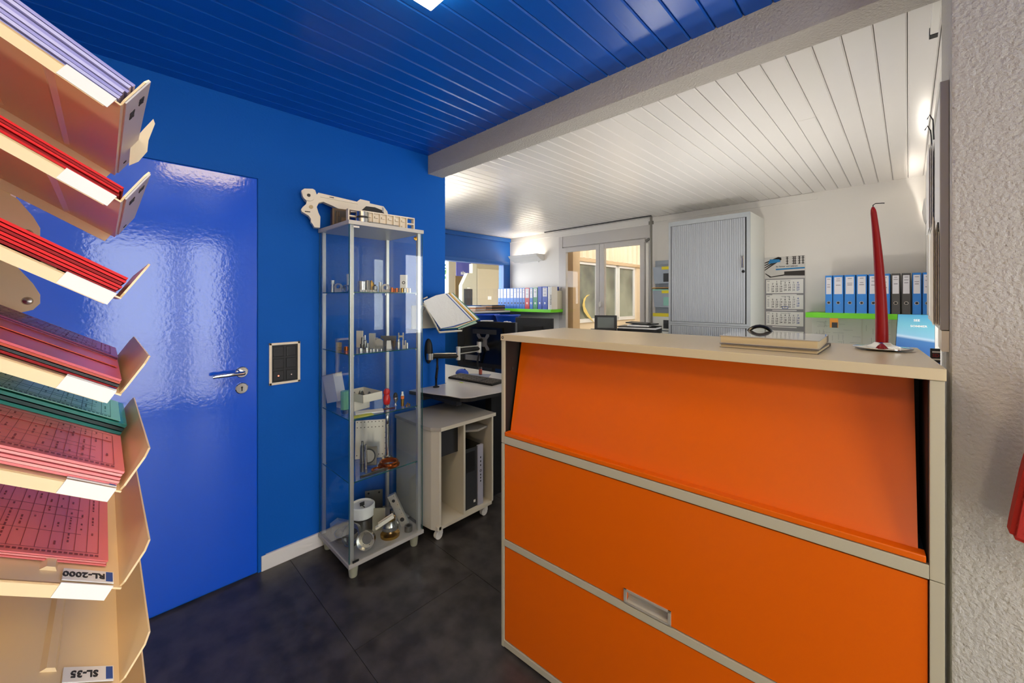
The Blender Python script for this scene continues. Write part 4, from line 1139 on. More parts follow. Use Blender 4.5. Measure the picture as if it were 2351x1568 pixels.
for i in range(8):
    xx = 0.055 + i * (LL - 0.103) / 7
    obj('rib', G().box(xx - 0.0025, xx + 0.0025, 0.0, 0.026, 0.005, HH_ - 0.005), M_ALUW, rt)
    if i < 7:
        obj('rib_pad', G().box(xx + 0.010, xx + 0.028, 0.004, 0.018, 0.044, 0.054, bev=0.001).box(xx + 0.012, xx + 0.03, 0.008, 0.018, 0.008, 0.022, bev=0.001), M_ALUW, rt)
obj('cross_bar', G().box(0.005, 0.055, 0.0, 0.026, 0.034, 0.041).box(LL - 0.048, LL - 0.005, 0, 0.026, 0.034, 0.041), M_ALUW, rt)
bf = thing('steel_ring_part', 'polished double-ring steel part on the front edge of the showcase top', 'machine part', (-1.965, 0.925, TZ))
obj('ring_body', G().lathe([(0.018, 0), (0.032, 0), (0.032, 0.022), (0.028, 0.024), (0.028, 0.032), (0.030, 0.033), (0.030, 0.056), (0.018, 0.056), (0.018, 0)], 36, cap=False), M_STEEL, bf, smooth=True)
obj('groove', G().ring(0.0290, 0.027, 0.024, 0.032), M_DGREY, bf)
obj('flat_plate', G().box(-0.08, 0.08, -0.008, 0.008, 0, 0.008), M_STEELD, loc=(-1.945, 1.035, TZ), rz=R(88), label='thin dark bar lying in front of the ribbed aluminium frame', cat='machine part')

# =================================================================== COMPUTER CADDY
frame(HALL)
cq = thing('computer_caddy', 'cream open caddy on castors holding a computer tower', 'cabinet', (-2.295, 1.305, 0))
CWX, CWY = 0.425, 0.455          # depth (x) and length (y)
zb0, zt0 = 0.070, 0.660
def cad(*b, n, m=M_CADDY, bev=0.001): return obj(n, G().box(*b, bev=bev), m, cq)
top_pts = [(0, -0.012), (CWX - 0.10, -0.012), (CWX - 0.04, -0.002), (CWX + 0.010, 0.035), (CWX + 0.010, CWY + 0.010), (0, CWY + 0.010)]
obj('top_panel', G().prism(top_pts, zt0 - 0.020, zt0 - 0.001), M_GREYW, cq)
obj('edge_band', G().prism([(x_, y_) for x_, y_ in [(CWX + 0.010, 0.035), (CWX + 0.012, 0.035), (CWX + 0.012, CWY + 0.012), (CWX + 0.010, CWY + 0.012)]], zt0 - 0.021, zt0), M_CADDY, cq)
cad(0, CWX, 0.020, CWY, zb0, zb0 + 0.020, n='bottom_panel')
obj('side_panel', G().prism([(0, 0), (CWX - 0.12, 0.0), (CWX - 0.05, 0.008), (CWX, 0.030), (CWX, 0.044), (CWX - 0.05, 0.022), (CWX - 0.12, 0.016), (0, 0.016)], zb0 - 0.005, zt0 - 0.020), M_CADDY, cq)
cad(0, CWX, CWY - 0.014, CWY, zb0, zt0 - 0.021, n='side_panel')
cad(0, CWX - 0.004, 0.212, 0.226, zb0 + 0.02, zt0 - 0.021, n='divider')
cad(0, 0.012, 0.016, CWY - 0.014, zb0 + 0.02, zt0 - 0.021, n='back_panel')
sh = obj('curved_shelf', G().prism([(0.012, 0.044), (CWX - 0.05, 0.044), (CWX - 0.10, 0.12), (CWX - 0.08, 0.212), (0.012, 0.212)], 0.445, 0.458), M_CADDY, cq)
obj('dark_tray', G().box(CWX - 0.10, CWX - 0.06, 0.045, 0.211, 0.46, 0.637), M_DGREY, cq)
obj('curved_shelf', G().prism([(0.012, 0.226), (CWX - 0.10, 0.226), (CWX - 0.02, 0.34), (CWX - 0.04, 0.441), (0.012, 0.441)], 0.560, 0.572), M_GREYW, cq)
for (x_, y_) in ((CWX - 0.04, 0.05), (CWX - 0.04, CWY - 0.05), (0.05, 0.05), (0.05, CWY - 0.05)):
    ca = obj('castor', G().cyl(0.024, -0.011, 0.011, 24, T((x_, y_, 0.024)) @ RY(90) @ RX(0)).box(x_ - 0.013, x_ + 0.013, y_ - 0.004, y_ + 0.026, 0.026, 0.052, bev=0.003), M_WHITEP, cq, smooth=True)
    obj('stem', G().cyl(0.006, 0.050, 0.072, 12, T((x_, y_ + 0.012, 0))), M_STEEL, ca)
pcx = thing('computer_tower', 'black computer tower with a silver front strip inside the caddy', 'computer', (-2.28, 1.540, zb0 + 0.0202))
obj('case', G().box(0, 0.375, 0, 0.150, 0, 0.375, bev=0.003), M_BLACKG, pcx)
obj('front_panel', G().box(0.375, 0.383, 0, 0.105, 0.0, 0.375, bev=0.002), M_DGREY, pcx)
sp_ = obj('silver_strip', G().box(0.375, 0.390, 0.106, 0.150, 0.0, 0.380, bev=0.002), mat('silver_plastic', '#a9a9b8', 0.35), pcx)
for i, zz in enumerate((0.30, 0.275, 0.25, 0.215, 0.19, 0.17, 0.15)):
    if i == 3: obj('power_button', G().ring(0.008, 0.005, 0, 0.001, 20, T((0.390, 0.128, zz)) @ RY(90)), M_BLACK, sp_)
    else: obj('port', G().box(0.390, 0.3906, 0.124, 0.132, zz - 0.005, zz + 0.005), M_BLACK, sp_)
obj('drive_bay', G().box(0.383, 0.3845, 0.015, 0.085, 0.23, 0.355), M_BLACK, pcx)
obj('sticker', G().box(0.3845 - 0.0012, 0.3850, 0.075, 0.090, 0.03, 0.045), M_PAPER, pcx)

# =================================================================== DESK AT THE OPENING
DZ = 0.785
dk_ = thing('office_desk', 'pale grey desk with a rounded dark-edged corner at the room opening', 'desk', (0, 0, 0))
def desk_outline(o_=0.0):
    p = [(-2.345 + 0.006, 1.425), (-2.15, 1.478), (-2.02, 1.520)]
    for i in range(8):
        a_ = R(-60 + i * 150 / 7 * 0.45)
        p.append((-1.985 + 0.10 * math.cos(a_), 1.625 + 0.10 * math.sin(a_)))
    p += [(-1.865, 1.80), (-1.86, 2.05), (-1.90, 2.30), (-3.25, 2.22), (-3.25, 1.735), (-2.334, 1.735)]
    return p
obj('desktop', G().prism(desk_outline(), DZ - 0.004, DZ), M_DESK, dk_)
obj('edge_core', G().prism(desk_outline(), DZ - 0.026, DZ - 0.004), M_BLACK, dk_)
obj('modesty_panel', G().box(-3.1, -2.0, 2.14, 2.16, 0.25, DZ - 0.06), mat('blue_grey_panel', '#2d4d78', 0.6), dk_)
obj('leg', G().box(-3.1, -3.04, 1.78, 2.14, 0, DZ - 0.027), M_BLACK, dk_)
obj('leg', G().box(-2.10, -2.04, 1.90, 2.14, 0, DZ - 0.027), M_BLACK, dk_)
obj('under_frame', G().box(-2.30, -2.0, 1.56, 1.60, DZ - 0.07, DZ - 0.0265).box(-2.32, -2.28, 1.50, 1.72, DZ - 0.07, DZ - 0.0265), M_DGREY, dk_)

mt = obj('mouse_mat', G().box(-0.13, 0.13, -0.08, 0.08, 0, 0.003), mat('pale_mat', '#8f93a6', 0.6), loc=(-2.405, 2.045, DZ), rz=R(38), label='grey printed mouse mat under the blue mouse', cat='mouse mat')
ms = thing('computer_mouse', 'blue wireless mouse on the mat next to the keyboard', 'mouse', (-2.535, 2.035, DZ + 0.003), R(30), extra=Matrix.Diagonal((1.25, 1.25, 1.35, 1)))
g = G().sph((0, 0, 0), 0.045, 0.030, 0.030, 20, 12)
bmesh.ops.bisect_plane(g.bm, geom=g.bm.verts[:] + g.bm.edges[:] + g.bm.faces[:], plane_co=(0, 0, 0), plane_no=(0, 0, 1), clear_inner=True)
bmesh.ops.holes_fill(g.bm, edges=g.bm.edges)
obj('shell', g, mat('mouse_blue', '#1c4fc0', 0.35), ms, smooth=True)
obj('scroll_wheel', G().cyl(0.007, -0.003, 0.003, 14, T((0.018, 0, 0.024)) @ RX(90)), M_BLACK, ms)
kb = thing('keyboard', 'black full-size computer keyboard on the pale desk', 'keyboard', (-2.258, 1.940, DZ), R(7.0))
kbw, kbd = 0.44, 0.135
obj('keyboard_base', G().prism([(-kbd / 2, 0), (kbd / 2, 0), (kbd / 2, 0.022), (-kbd / 2, 0.012)], -kbw / 2, kbw / 2, Matrix(((0, 0, 1, 0), (1, 0, 0, 0), (0, 1, 0, 0), (0, 0, 0, 1)))), M_BLACK, kb)
M_KEY = mat('key_grey', '#5e574e', 0.5)
k0 = None
for j in range(6):
    i = 0
    xx = -kbw / 2 + 0.008
    while xx < kbw / 2 - 0.018:
        if not (abs(xx - 0.085) < 0.008 or abs(xx - 0.150) < 0.006) or False:
            yy = -kbd / 2 + 0.012 + j * 0.0195
            zz = 0.0135 + (yy + kbd / 2) / kbd * 0.010
            if k0 is None: k0 = obj('key', G().prism([(-0.0075, -0.0075), (0.0075, -0.0075), (0.0075, 0.0075), (-0.0075, 0.0075)], 0, 0.006), M_KEY, kb, mtx=T((xx + 0.008, yy, zz - 0.003)))
            else: share(k0, 'key', kb, T((xx + 0.008, yy, zz - 0.003)))
        xx += 0.0185
gb = thing('glue_bottle', 'small bottle with a yellow-green cap and red label behind the keyboard', 'bottle', (-2.395, 2.112, DZ + 0.003), extra=Matrix.Diagonal((1.1, 1.1, 1.3, 1)))
obj('bottle_body', G().lathe([(0, 0), (0.012, 0), (0.012, 0.045), (0.006, 0.062), (0.006, 0.072), (0, 0.072)], 18), mat('amber_dark', '#2a2016', 0.3), gb, smooth=True)
obj('label_band', G().cyl(0.0125, 0.004, 0.036, 18), mat('brick_label', '#b5503a', 0.5), gb)
obj('cap', G().cyl(0.0065, 0.070, 0.082, 14), mat('lime_cap', '#c4d440', 0.4), gb)
obj('sticky_tab', G().box(-0.018, 0.018, -0.008, 0.008, 0, 0.001), mat('lime_note', '#c8de3a', 0.6), loc=(-2.276, 1.822, DZ), label='yellow-green sticky tab lying in front of the keyboard', cat='sticky note')

# monitor arm on the blue wall end, monitor seen from behind
ma = thing('swivel_mount', 'silver jointed monitor arm fixed to the blue wall', 'monitor arm', (HX0, 1.575, 1.0))
obj('wall_mount', G().sph((0.006, 0, 0.035), 0.030, 0.030, 0.088, 18, 12), M_BLACK, ma, smooth=True)
obj('mount_collar', G().cyl(0.027, -0.022, 0.022, 24, T((0.028, 0, 0.0))), M_STEEL, ma, smooth=True)
def bar(a_, b_, r_, m, n): return obj(n, G().rod(a_, b_, r_), m, ma, smooth=True)
e1 = Vector((0.150, 0.150, 0.012))
bar((0.030, 0.012, 0), e1 - Vector((0, 0, 0.012)), 0.017, M_BLACK, 'lower_arm')
obj('cable_cover', G().box(0, 0.17, -0.004, 0.004, 0.016, 0.022, mtx=T((0.03, 0.012, 0)) @ RZ(48)), M_STEEL, ma)
obj('elbow', G().cyl(0.016, -0.040, 0.052, 20, T(e1)), M_ALU, ma, smooth=True)
e2 = Vector((0.120, 0.370, 0.030))
bar(e1 + Vector((0, 0, 0.045)), e2 + Vector((0, 0, 0.020)), 0.005, M_ALU, 'upper_arm')
bar(e1 + Vector((0, 0, 0.002)), e2 - Vector((0, 0, 0.018)), 0.005, M_ALU, 'upper_arm')
bar(e1 + Vector((0, 0.02, 0.024)), e2, 0.015, M_BLACK, 'gas_spring')
obj('wrist', G().cyl(0.018, -0.030, 0.050, 20, T(e2)), M_ALU, ma, smooth=True)
obj('tilt_head', G().rod(e2 + Vector((0, 0, 0.055)), e2 + Vector((-0.02, 0.055, 0.058)), 0.018), M_BLACK, ma, smooth=True)
obj('cable', G().tube([(0.06, 0.035, -0.01), (0.062, 0.035, -0.08), (0.055, 0.03, -0.15), (0.055, 0.03, -0.213)], 0.009, 8).tube([tuple(e2 + Vector((0, 0, -0.03))), tuple(e2 + Vector((-0.02, 0, -0.10))), tuple(e2 + Vector((-0.03, 0.01, -0.15)))], 0.008, 8), M_BLACK, ma, smooth=True)
obj('grommet', G().cyl(0.022, 0, 0.006, 20, T((0.055, 0.03, -0.2152))), M_BLACK, ma)

mn = thing('monitor', 'black computer monitor seen from behind on the silver arm', 'monitor', (-2.222, 2.005, 1.075), R(12), extra=Matrix.Identity(4))
obj('screen_housing', G().box(-0.27, 0.27, 0.0, 0.022, -0.195, 0.150, bev=0.004), M_BLACK, mn)
obj('rear_bulge', G().prism([(-0.20, -0.16), (0.20, -0.16), (0.17, 0.11), (-0.17, 0.11)], -0.022, 0.0, UP), M_BLACKG, mn)
obj('vent_panel', G().box(-0.10, 0.12, -0.024, -0.022, 0.06, 0.095), M_DGREY, mn)
obj('port_label', G().box(-0.17, -0.03, -0.0235, -0.022, -0.145, -0.105), mat('grey_label', '#77777a', 0.5), mn)
g = G()
vp = [(-0.055, 0.060), (-0.035, 0.060), (-0.02, 0.035), (0.02, 0.035), (0.035, 0.060), (0.055, 0.060), (0.055, 0.045), (0.035, 0.02), (0.035, -0.02), (0.055, -0.045), (0.055, -0.060), (0.035, -0.060), (0.02, -0.035), (-0.02, -0.035), (-0.035, -0.06), (-0.055, -0.06), (-0.055, -0.045), (-0.035, -0.02), (-0.035, 0.02), (-0.055, 0.045)]
obj('mount_plate', g.prism(vp, -0.030, -0.022, UP), mat('plate_grey', '#7a7a7c', 0.4, metal=0.4), mn)
obj('side_bezel', G().box(0.262, 0.272, -0.002, 0.024, -0.197, 0.152, bev=0.002).box(-0.27, 0.27, -0.002, 0.024, 0.148, 0.153), M_DGREY, mn)

# document holder with coloured display sleeves at the wall end
dh = thing('document_holder', 'flip-through display holder with white, blue, yellow and green sleeves', 'document holder', (-2.205, 1.600, 1.175), 0)
def on_vert(px, py, X=-2.19):
    p = onx(px, py, X); return Vector((p[0] + 2.205, p[1] - 1.600, p[2] - 1.175))
def slab(name, pix, xoff, m, th=0.006, X=-2.19):
    q = [on_vert(*p_, X=X) for p_ in pix]
    g = G()
    a_ = [g.bm.verts.new(v + Vector((xoff, 0, 0))) for v in q]
    b_ = [g.bm.verts.new(v + Vector((xoff - th, 0.0, 0))) for v in q]
    g.bm.faces.new(a_); g.bm.faces.new(list(reversed(b_)))
    for i in range(len(q)): g.bm.faces.new((a_[i], b_[i], b_[(i + 1) % len(q)], a_[(i + 1) % len(q)]))
    return obj(name, g, m, dh)
M_HB = mat('sleeve_blue', '#1d4b96', 0.35); M_HY = mat('sleeve_yellow', '#d9a520', 0.35); M_HG = mat('sleeve_green', '#2c7a52', 0.35)
slab('green_sleeve', [(1046, 672), (1108, 733), (1060, 754), (1010, 757)], -0.030, M_HG)
slab('white_sleeve', [(1042, 672), (1103, 733), (1055, 752), (1008, 756)], -0.022, M_PAPER, 0.004)
slab('yellow_sleeve', [(1036, 672), (1098, 734), (1050, 751), (1008, 756)], -0.016, M_HY)
slab('dark_sleeve', [(1031, 672), (1092, 734), (1048, 750), (1008, 756)], -0.010, M_BLACK, 0.003)
slab('white_sleeve', [(1029, 672), (1089, 734), (1046, 750), (1008, 756)], -0.006, M_PAPER, 0.004)
slab('blue_sleeve', [(1024, 672.5), (1085, 735), (1042, 751), (1007, 756)], -0.001, M_HB, 0.004)
slab('front_sheet', [(972, 691), (1000, 678), (1021, 673.5), (1081, 735.5), (1040, 748), (1011, 754), (975, 702)], 0.004, mat('crinkled_clear_sleeve', '#d8d7d2', 0.25, bump=0.8, bscale=25, bdist=0.004), 0.003)
tb_ = lambda a_, b_, r_, n, m: obj(n, G().rod(on_vert(*a_), on_vert(*b_), r_), m, dh, smooth=True)
tb_((972, 695), (1008, 762), 0.006, 'side_rail', M_CADDY)
tb_((974, 690), (1010, 756), 0.0035, 'pivot_rail', M_HB)
tb_((1008, 763), (1060, 759), 0.007, 'bottom_rail', M_CADDY)
tb_((972, 686), (981, 682), 0.005, 'top_clip', M_CADDY)
obj('hinge_knob', G().sph(on_vert(1008, 757), 0.010, 0.010, 0.010, 12, 8), M_DGREY, dh, smooth=True)
obj('hinge_knob', G().sph(on_vert(1060, 756), 0.009, 0.009, 0.009, 12, 8), M_DGREY, dh, smooth=True)
obj('wall_arm', G().rod((-0.130, -0.1, 0.10), on_vert(975, 700), 0.012).box(-0.134, -0.122, -0.16, 0.04, 0.02, 0.18, bev=0.003), M_CADDY, dh)
slab('lower_sheet', [(1062, 757), (1105, 742), (1098, 735), (1058, 748)], -0.045, mat('pale_green_sheet', '#b4cdb4', 0.5), 0.002)

# office chair seen between caddy and cabinet
frame(OFFICE)
oc = thing('office_chair', 'office chair with dark blue seat and white base behind the desk', 'chair', (-2.40, 2.62, 0), R(200))
obj('seat', G().box(-0.24, 0.24, -0.24, 0.24, 0.44, 0.52, bev=0.03), mat('navy_fabric', '#123f7c', 0.9), oc, smooth=True)
obj('backrest', G().box(-0.22, 0.22, 0.22, 0.27, 0.58, 0.95, bev=0.02), mat('navy_fabric', '#123f7c', 0.9), oc, smooth=True)
obj('back_support', G().box(-0.03, 0.03, 0.20, 0.25, 0.42, 0.62, bev=0.005), M_DGREY, oc)
obj('gas_column', G().cyl(0.028, 0.08, 0.42, 20), M_STEELD, oc, smooth=True)
M_BASE = mat('white_chair_base', '#e4e4e6', 0.35)
lg0 = None
for i in range(5):
    m_ = RZ(72 * i + 10)
    if lg0 is None:
        lg0 = obj('base_leg', G().prism([(0.02, 0.055), (0.30, 0.045), (0.30, 0.065), (0.02, 0.115)], -0.022, 0.022, UP), M_BASE, oc, mtx=m_)
    else: share(lg0, 'base_leg', oc, m_)
    obj('castor', G().cyl(0.027, -0.018, 0.018, 18, m_ @ T((0.29, 0, 0.027)) @ RX(90)), M_DGREY, oc)
obj('armrest', G().box(-0.28, -0.22, -0.12, 0.14, 0.64, 0.67, bev=0.01).rod((-0.25, 0, 0.48), (-0.25, 0, 0.64), 0.014), M_BLACK, oc)
obj('armrest', G().box(0.22, 0.28, -0.12, 0.14, 0.64, 0.67, bev=0.01).rod((0.25, 0, 0.48), (0.25, 0, 0.64), 0.014), M_BLACK, oc)

# =================================================================== OFFICE, LEFT PART
# wall uplighters
def uplighter(x, y, rz, label, ds=1.0, k=1.0):
    tube_m = M_TUBE if k == 1.0 else mat('uplighter_tube_bright', '#fff4e0', 0.5, emit=(1.0, 0.95, 0.86), emit_s=LAMP_WALL * 6)
    t = thing('wall_uplighter', label, 'lamp', (x, y, 0), rz, extra=Matrix.Diagonal((1, ds, 1, 1)))
    w_ = 0.30
    # a shallow dish: curved profile seen from below
    pf = [(0.0, 1.99), (0.03, 1.985), (0.10, 2.01), (0.165, 2.055), (0.190, 2.085), (0.183, 2.088), (0.155, 2.063), (0.095, 2.022), (0.03, 1.998), (0.0, 2.0)]
    obj('curved_shade', G().prism([(-a_, b_) for a_, b_ in pf], -w_, w_, Matrix(((0, 0, 1, 0), (1, 0, 0, 0), (0, 1, 0, 0), (0, 0, 0, 1)))), M_LAMPB, t)
    obj('wall_bracket', G().box(-0.20, 0.20, -0.012, 0, 1.97, 2.085, bev=0.002), M_LAMPB, t)
    obj('end_cap', G().prism([(-a_, b_) for a_, b_ in [(0, 1.99), (0.03, 1.985), (0.10, 2.01), (0.165, 2.055), (0.19, 2.086), (0.0, 2.086)]], w_, w_ + 0.004, Matrix(((0, 0, 1, 0), (1, 0, 0, 0), (0, 1, 0, 0), (0, 0, 0, 1)))), M_LAMPB, t)
    obj('light_tube', G().rod((-0.26, -0.075, 2.035), (0.26, -0.075, 2.035), 0.013), tube_m, t)
uplighter(-4.255, OY1, 0, 'white curved wall uplighter shining on the back wall above the left binders')
uplighter(OX1, 4.20, R(-90), 'shallow white wall uplighter near the right rear corner', 0.12, k=3)
uplighter(-3.10, 1.645, R(180), 'unseen white wall uplighter added behind the blue wall end', k=3)  # added out of sight to brighten the office ceiling
uplighter(-3.95, 1.645, R(180), 'second unseen white wall uplighter added behind the blue wall end', k=3)  # another unseen fill lamp added for the office
sl_ = thing('strip_light', 'thin strip light fitting high along the plastered wall edge', 'lamp', (0.062, 1.60, 2.33))
obj('strip_body', G().box(-0.008, 0.0115, -0.2, 0.40, -0.012, 0.012, bev=0.002), M_WHITEP, sl_)
obj('end_cap', G().box(-0.010, 0.0115, 0.40, 0.43, -0.014, 0.014, bev=0.002), M_BLACK, sl_)

M_BOWLL = mat('added_bowl_glow', '#fff4e0', 0.5, emit=(1.0, 0.95, 0.87), emit_s=16.0)  # glow of the added fill lamps
def added_uplighter(x, y, z, label):  # unseen lamps added to brighten the white ceiling and back wall
    t = thing('added_uplighter', label, 'lamp', (x, y, 0))
    obj('lamp_pole', G().cyl(0.012, 0.02, z, 14), M_DGREY, t)
    obj('lamp_foot', G().cyl(0.13, 0, 0.02, 28), M_DGREY, t)
    obj('lamp_bowl', G().lathe([(0.0, z), (0.10, z + 0.02), (0.19, z + 0.08), (0.185, z + 0.082), (0.10, z + 0.026), (0, z + 0.006)], 32), M_LAMPB, t, smooth=True)
    obj('glowing_disc', G().cyl(0.165, z + 0.062, z + 0.066, 32), M_BOWLL, t)
added_uplighter(-0.72, 2.35, 0.92, 'added standing bowl uplighter, unseen behind the reception cabinet')
added_uplighter(-1.45, 3.10, 0.88, 'added standing bowl uplighter, unseen farther behind the reception cabinet')

added_uplighter(-0.60, 3.15, 0.86, 'added standing bowl uplighter near the calendar, unseen behind the cabinet')
frame(HALL)
gl_ = thing('added_globe_lamp', 'added warm globe lamp on a short pole, unseen behind the viewer', 'lamp', (0.75, -1.05, 0))  # unseen lamp added to lift the tray undersides
obj('lamp_pole', G().cyl(0.012, 0.02, 0.70, 14), M_DGREY, gl_)
obj('lamp_foot', G().cyl(0.14, 0, 0.02, 28), M_DGREY, gl_)
obj('globe', G().sph((0, 0, 0.83), 0.14, 0.14, 0.14, 24, 14), mat('added_globe_glow', '#fff0d8', 0.5, emit=(1.0, 0.84, 0.62), emit_s=20.0), gl_, smooth=True)
frame(OFFICE)

# green shelves with binders
LB = mat('grey_label_text', '#8a8890', 0.6)
def shelf(x0, x1, d_, z_, label):
    return obj('wall_shelf', G().box(x0, x1, OY1 - d_, OY1, z_ - 0.045, z_, bev=0.002), M_GREEN, label=label, cat='shelf')
shelf(-4.69, -3.585, 0.28, 1.248, 'lime green wall shelf carrying the row of binders by the window')
shelf(-0.645, 0.095, 0.30, 1.280, 'lime green wall shelf carrying binders to the right of the calendar')
def binder(x0, x1, yf, z0, col, label, h_=0.320, dpt=0.255, tag='std', group=None, ly=None, ring=True, lean=0):
    w_ = x1 - x0
    t = thing('ring_binder', label, 'binder', ((x0 + x1) / 2, yf, z0), 0, group, extra=RY(lean))
    g = G().box(-w_ / 2, -w_ / 2 + 0.003, 0, dpt, 0, h_).box(w_ / 2 - 0.003, w_ / 2, 0, dpt, 0, h_).box(-w_ / 2, w_ / 2, 0, 0.003, 0, h_)
    obj('cover', g, M_BIND[col], t)
    obj('pages', G().box(-w_ / 2 + 0.004, w_ / 2 - 0.004, 0.02, dpt - 0.02, 0.004, h_ - 0.02), M_PAPER, t)
    if ly:
        a_, b_ = ly
        lab = obj('spine_label', G().box(-w_ * 0.37, w_ * 0.37, -0.0008, 0, h_ * a_, h_ * b_), M_LABELP, t)
        g = G()
        zz = h_ * b_ - 0.012
        rnd = random.Random(int(x0 * 1000) + 5)
        for q_ in range(2):
            ww_ = w_ * rnd.uniform(0.15, 0.26)
            g.box(-ww_, ww_, -0.0012, -0.0008, zz - 0.005, zz); zz -= rnd.uniform(0.009, 0.05)
        g.box(-w_ * 0.22, w_ * 0.22, -0.0012, -0.0008, zz - 0.006, zz)
        obj('label_text', g, LB, lab, kind='stuff')
    if ring:
        rg = obj('finger_ring', G().ring(0.0125, 0.009, 0, 0.0015, 20, T((0, -0.0003, h_ * 0.27)) @ RX(90)), M_DGREY if group else M_STEEL, t)
        obj('finger_hole', G().cyl(0.009, 0, 0.0006, 20, T((0, -0.0002, h_ * 0.27)) @ RX(90)), M_BLACK, rg)
    return t
bx = lambda px, Y: ony(px, 700, Y)[0]
YL = OY1 - 0.275
edges = [1143.5, 1148.5, 1155.5, 1163, 1171, 1179, 1186, 1192.5, 1199, 1205]
desc = ['at the left end of the left row', 'second from the left end, left row', 'third from the left end, left row', 'fourth from the left end, left row',
        'fifth from the left end, left row', 'sixth from the left end, left row', 'third before the red one', 'second before the red one', 'directly left of the red one']
for i in range(9):
    binder(bx(edges[i], YL) + 0.001, bx(edges[i + 1], YL) - 0.001, YL, 1.248, 'blue', 'blue binder with white upper label, ' + desc[i], h_=0.318, ly=(0.52, 0.97), group='blue binders on the left shelf')
for (a_, b_, col, lb, kw) in ((1205, 1215.5, 'red', 'red binder in the left row of binders', dict(ly=(0.52, 0.96))),
                              (1215.8, 1223.5, 'blue', 'blue binder standing between the red and the green binder', dict(ly=(0.52, 0.97))),
                              (1223.8, 1234, 'green', 'green binder in the left row of binders', dict(ly=(0.55, 0.96))),
                              (1234.5, 1244, 'navy', 'dark blue binder without a label, right of the green one', dict()),
                              (1244.4, 1257.5, 'navy', 'dark blue binder with a short white label, second right of the green one', dict(ly=(0.56, 0.95)))):
    binder(bx(a_, YL) + 0.001, bx(b_, YL) - 0.001, YL, 1.248, col, lb, h_=0.318 if col != 'navy' else 0.330, **kw)
binder(bx(1258, YL) + 0.001, bx(1262.5, YL), YL, 1.248, 'white', 'slim white binder beside the dark blue pair', h_=0.325, ring=False, dpt=0.13)
t = binder(bx(1262.8, YL), bx(1266.5, YL), YL, 1.248, 'white', 'white folder with black vertical lettering near the shelf end', h_=0.325, ring=False, dpt=0.13)
text('KATALOG', 0.028, M_INK, t, T((0, -0.0005, 0.14)) @ RX(90) @ RZ(90), sx=1.1)
g = G().box(-0.036, 0.036, 0, 0.12, 0, 0.27, bev=0.012)
obj('thick_catalogue', g, M_BIND['cream'], loc=(-3.624, YL + 0.14, 1.248), smooth=True, label='thick cream catalogue with rounded spine at the right end of the left shelf', cat='catalogue')

YR = OY1 - 0.300
redges = [(1894.4, 1911, 'bright', 'narrow bright blue binder at the left end of the right shelf'), (1912, 1937, 'bright', 'wide bright blue binder, second from the left on the right shelf'),
          (1938, 1964, 'bright', 'wide bright blue binder, third from the left on the right shelf'), (1965.5, 1991, 'bright', 'wide bright blue binder just left of the candle'),
          (1993.5, 2017, 'bright', 'bright blue binder mostly hidden by the candle'), (2018, 2044, 'bright', 'bright blue binder just right of the candle'),
          (2046, 2067, 'black', 'charcoal binder with a copper-coloured ring, left of the pair'), (2070, 2091.5, 'black', 'charcoal binder with a chrome ring, right of the pair'),
          (2094, 2116, 'bright', 'light blue leaning binder right of the charcoal pair'), (2117.5, 2141, 'bright', 'wide blue binder at the right end of the right shelf')]
for i, (a_, b_, col, lb) in enumerate(redges):
    binder(bx(a_, YR) + 0.001, bx(b_, YR) - 0.001, YR, 1.280, col, lb, h_=0.320, ly=(0.5, 0.95), lean=0)

# papers on the wall below the right shelf, orange tag
pp = thing('wall_papers', 'white paper drawings pinned on the wall under the right green shelf', 'paper', (0, OY1 - 0.001, 0))
for i, (a_, b_, c_, d_) in enumerate(((-0.64, -0.50, 0.95, 1.228), (-0.50, -0.29, 0.93, 1.230), (-0.28, -0.10, 0.95, 1.229))):
    s_ = obj('sheet', G().box(a_, b_, -0.002 - 0.001 * i, 0, c_, d_), M_PAPER, pp)
    g = G()
    rnd = random.Random(i)
    for q_ in range(14):
        x_ = rnd.uniform(a_ + 0.01, b_ - 0.03); z_ = rnd.uniform(c_ + 0.02, d_ - 0.02)
        if q_ % 2: g.box(x_, x_ + 0.0012, -0.0035 - 0.001 * i, -0.002 - 0.001 * i, z_ - 0.05, z_)
        else: g.box(x_, min(b_ - 0.005, x_ + rnd.uniform(0.02, 0.08)), -0.0035 - 0.001 * i, -0.002 - 0.001 * i, z_, z_ + 0.0012)
    obj('drawing_line', g, LB, s_)
ot = thing('orange_tag', 'orange tag with a small dark picture under the right shelf edge', 'tag', (-0.448, OY1 - 0.297, 1.153))
obj('tag_card', G().box(-0.028, 0.028, 0, 0.002, 0.0, 0.081), mat('orange_card', '#e89a3a', 0.6), ot)
obj('tag_picture', G().box(-0.014, 0.024, -0.001, 0, 0.0, 0.045), M_DGREY, ot)

# desk and monitor under the right shelf
dd = thing('rear_desk', 'white desk along the back wall under the right shelf', 'desk', (-0.95, OY1 - 0.75, 0))
obj('desktop', G().box(0, 1.04, 0, 0.74, 0.72, 0.745, bev=0.002), M_DESK, dd)
for x_ in (0.03, 0.98): obj('leg', G().box(x_ - 0.02, x_ + 0.02, 0.04, 0.70, 0, 0.72), M_DGREY, dd)
lc = thing('low_cabinet', 'white low cabinet behind the counter carrying the teal brochure', 'cabinet', (-0.42, 2.80, 0))
obj('cabinet_body', G().box(0, 0.50, 0, 0.30, 0.0, 1.00, bev=0.003), M_WHITEG, lc)
obj('cabinet_top', G().box(-0.005, 0.505, -0.01, 0.31, 1.00, 1.02, bev=0.002), M_WHITEG, lc)
m2 = thing('display_brochure', 'glossy teal and blue seascape brochure standing right of the candle dish', 'brochure', (0.026, 2.90, 1.0205), R(-2), extra=RX(-3))
M_SCR = bpy.data.materials.new('seascape_print'); M_SCR.use_nodes = True
nt = M_SCR.node_tree; pr_ = nt.nodes['Principled BSDF']
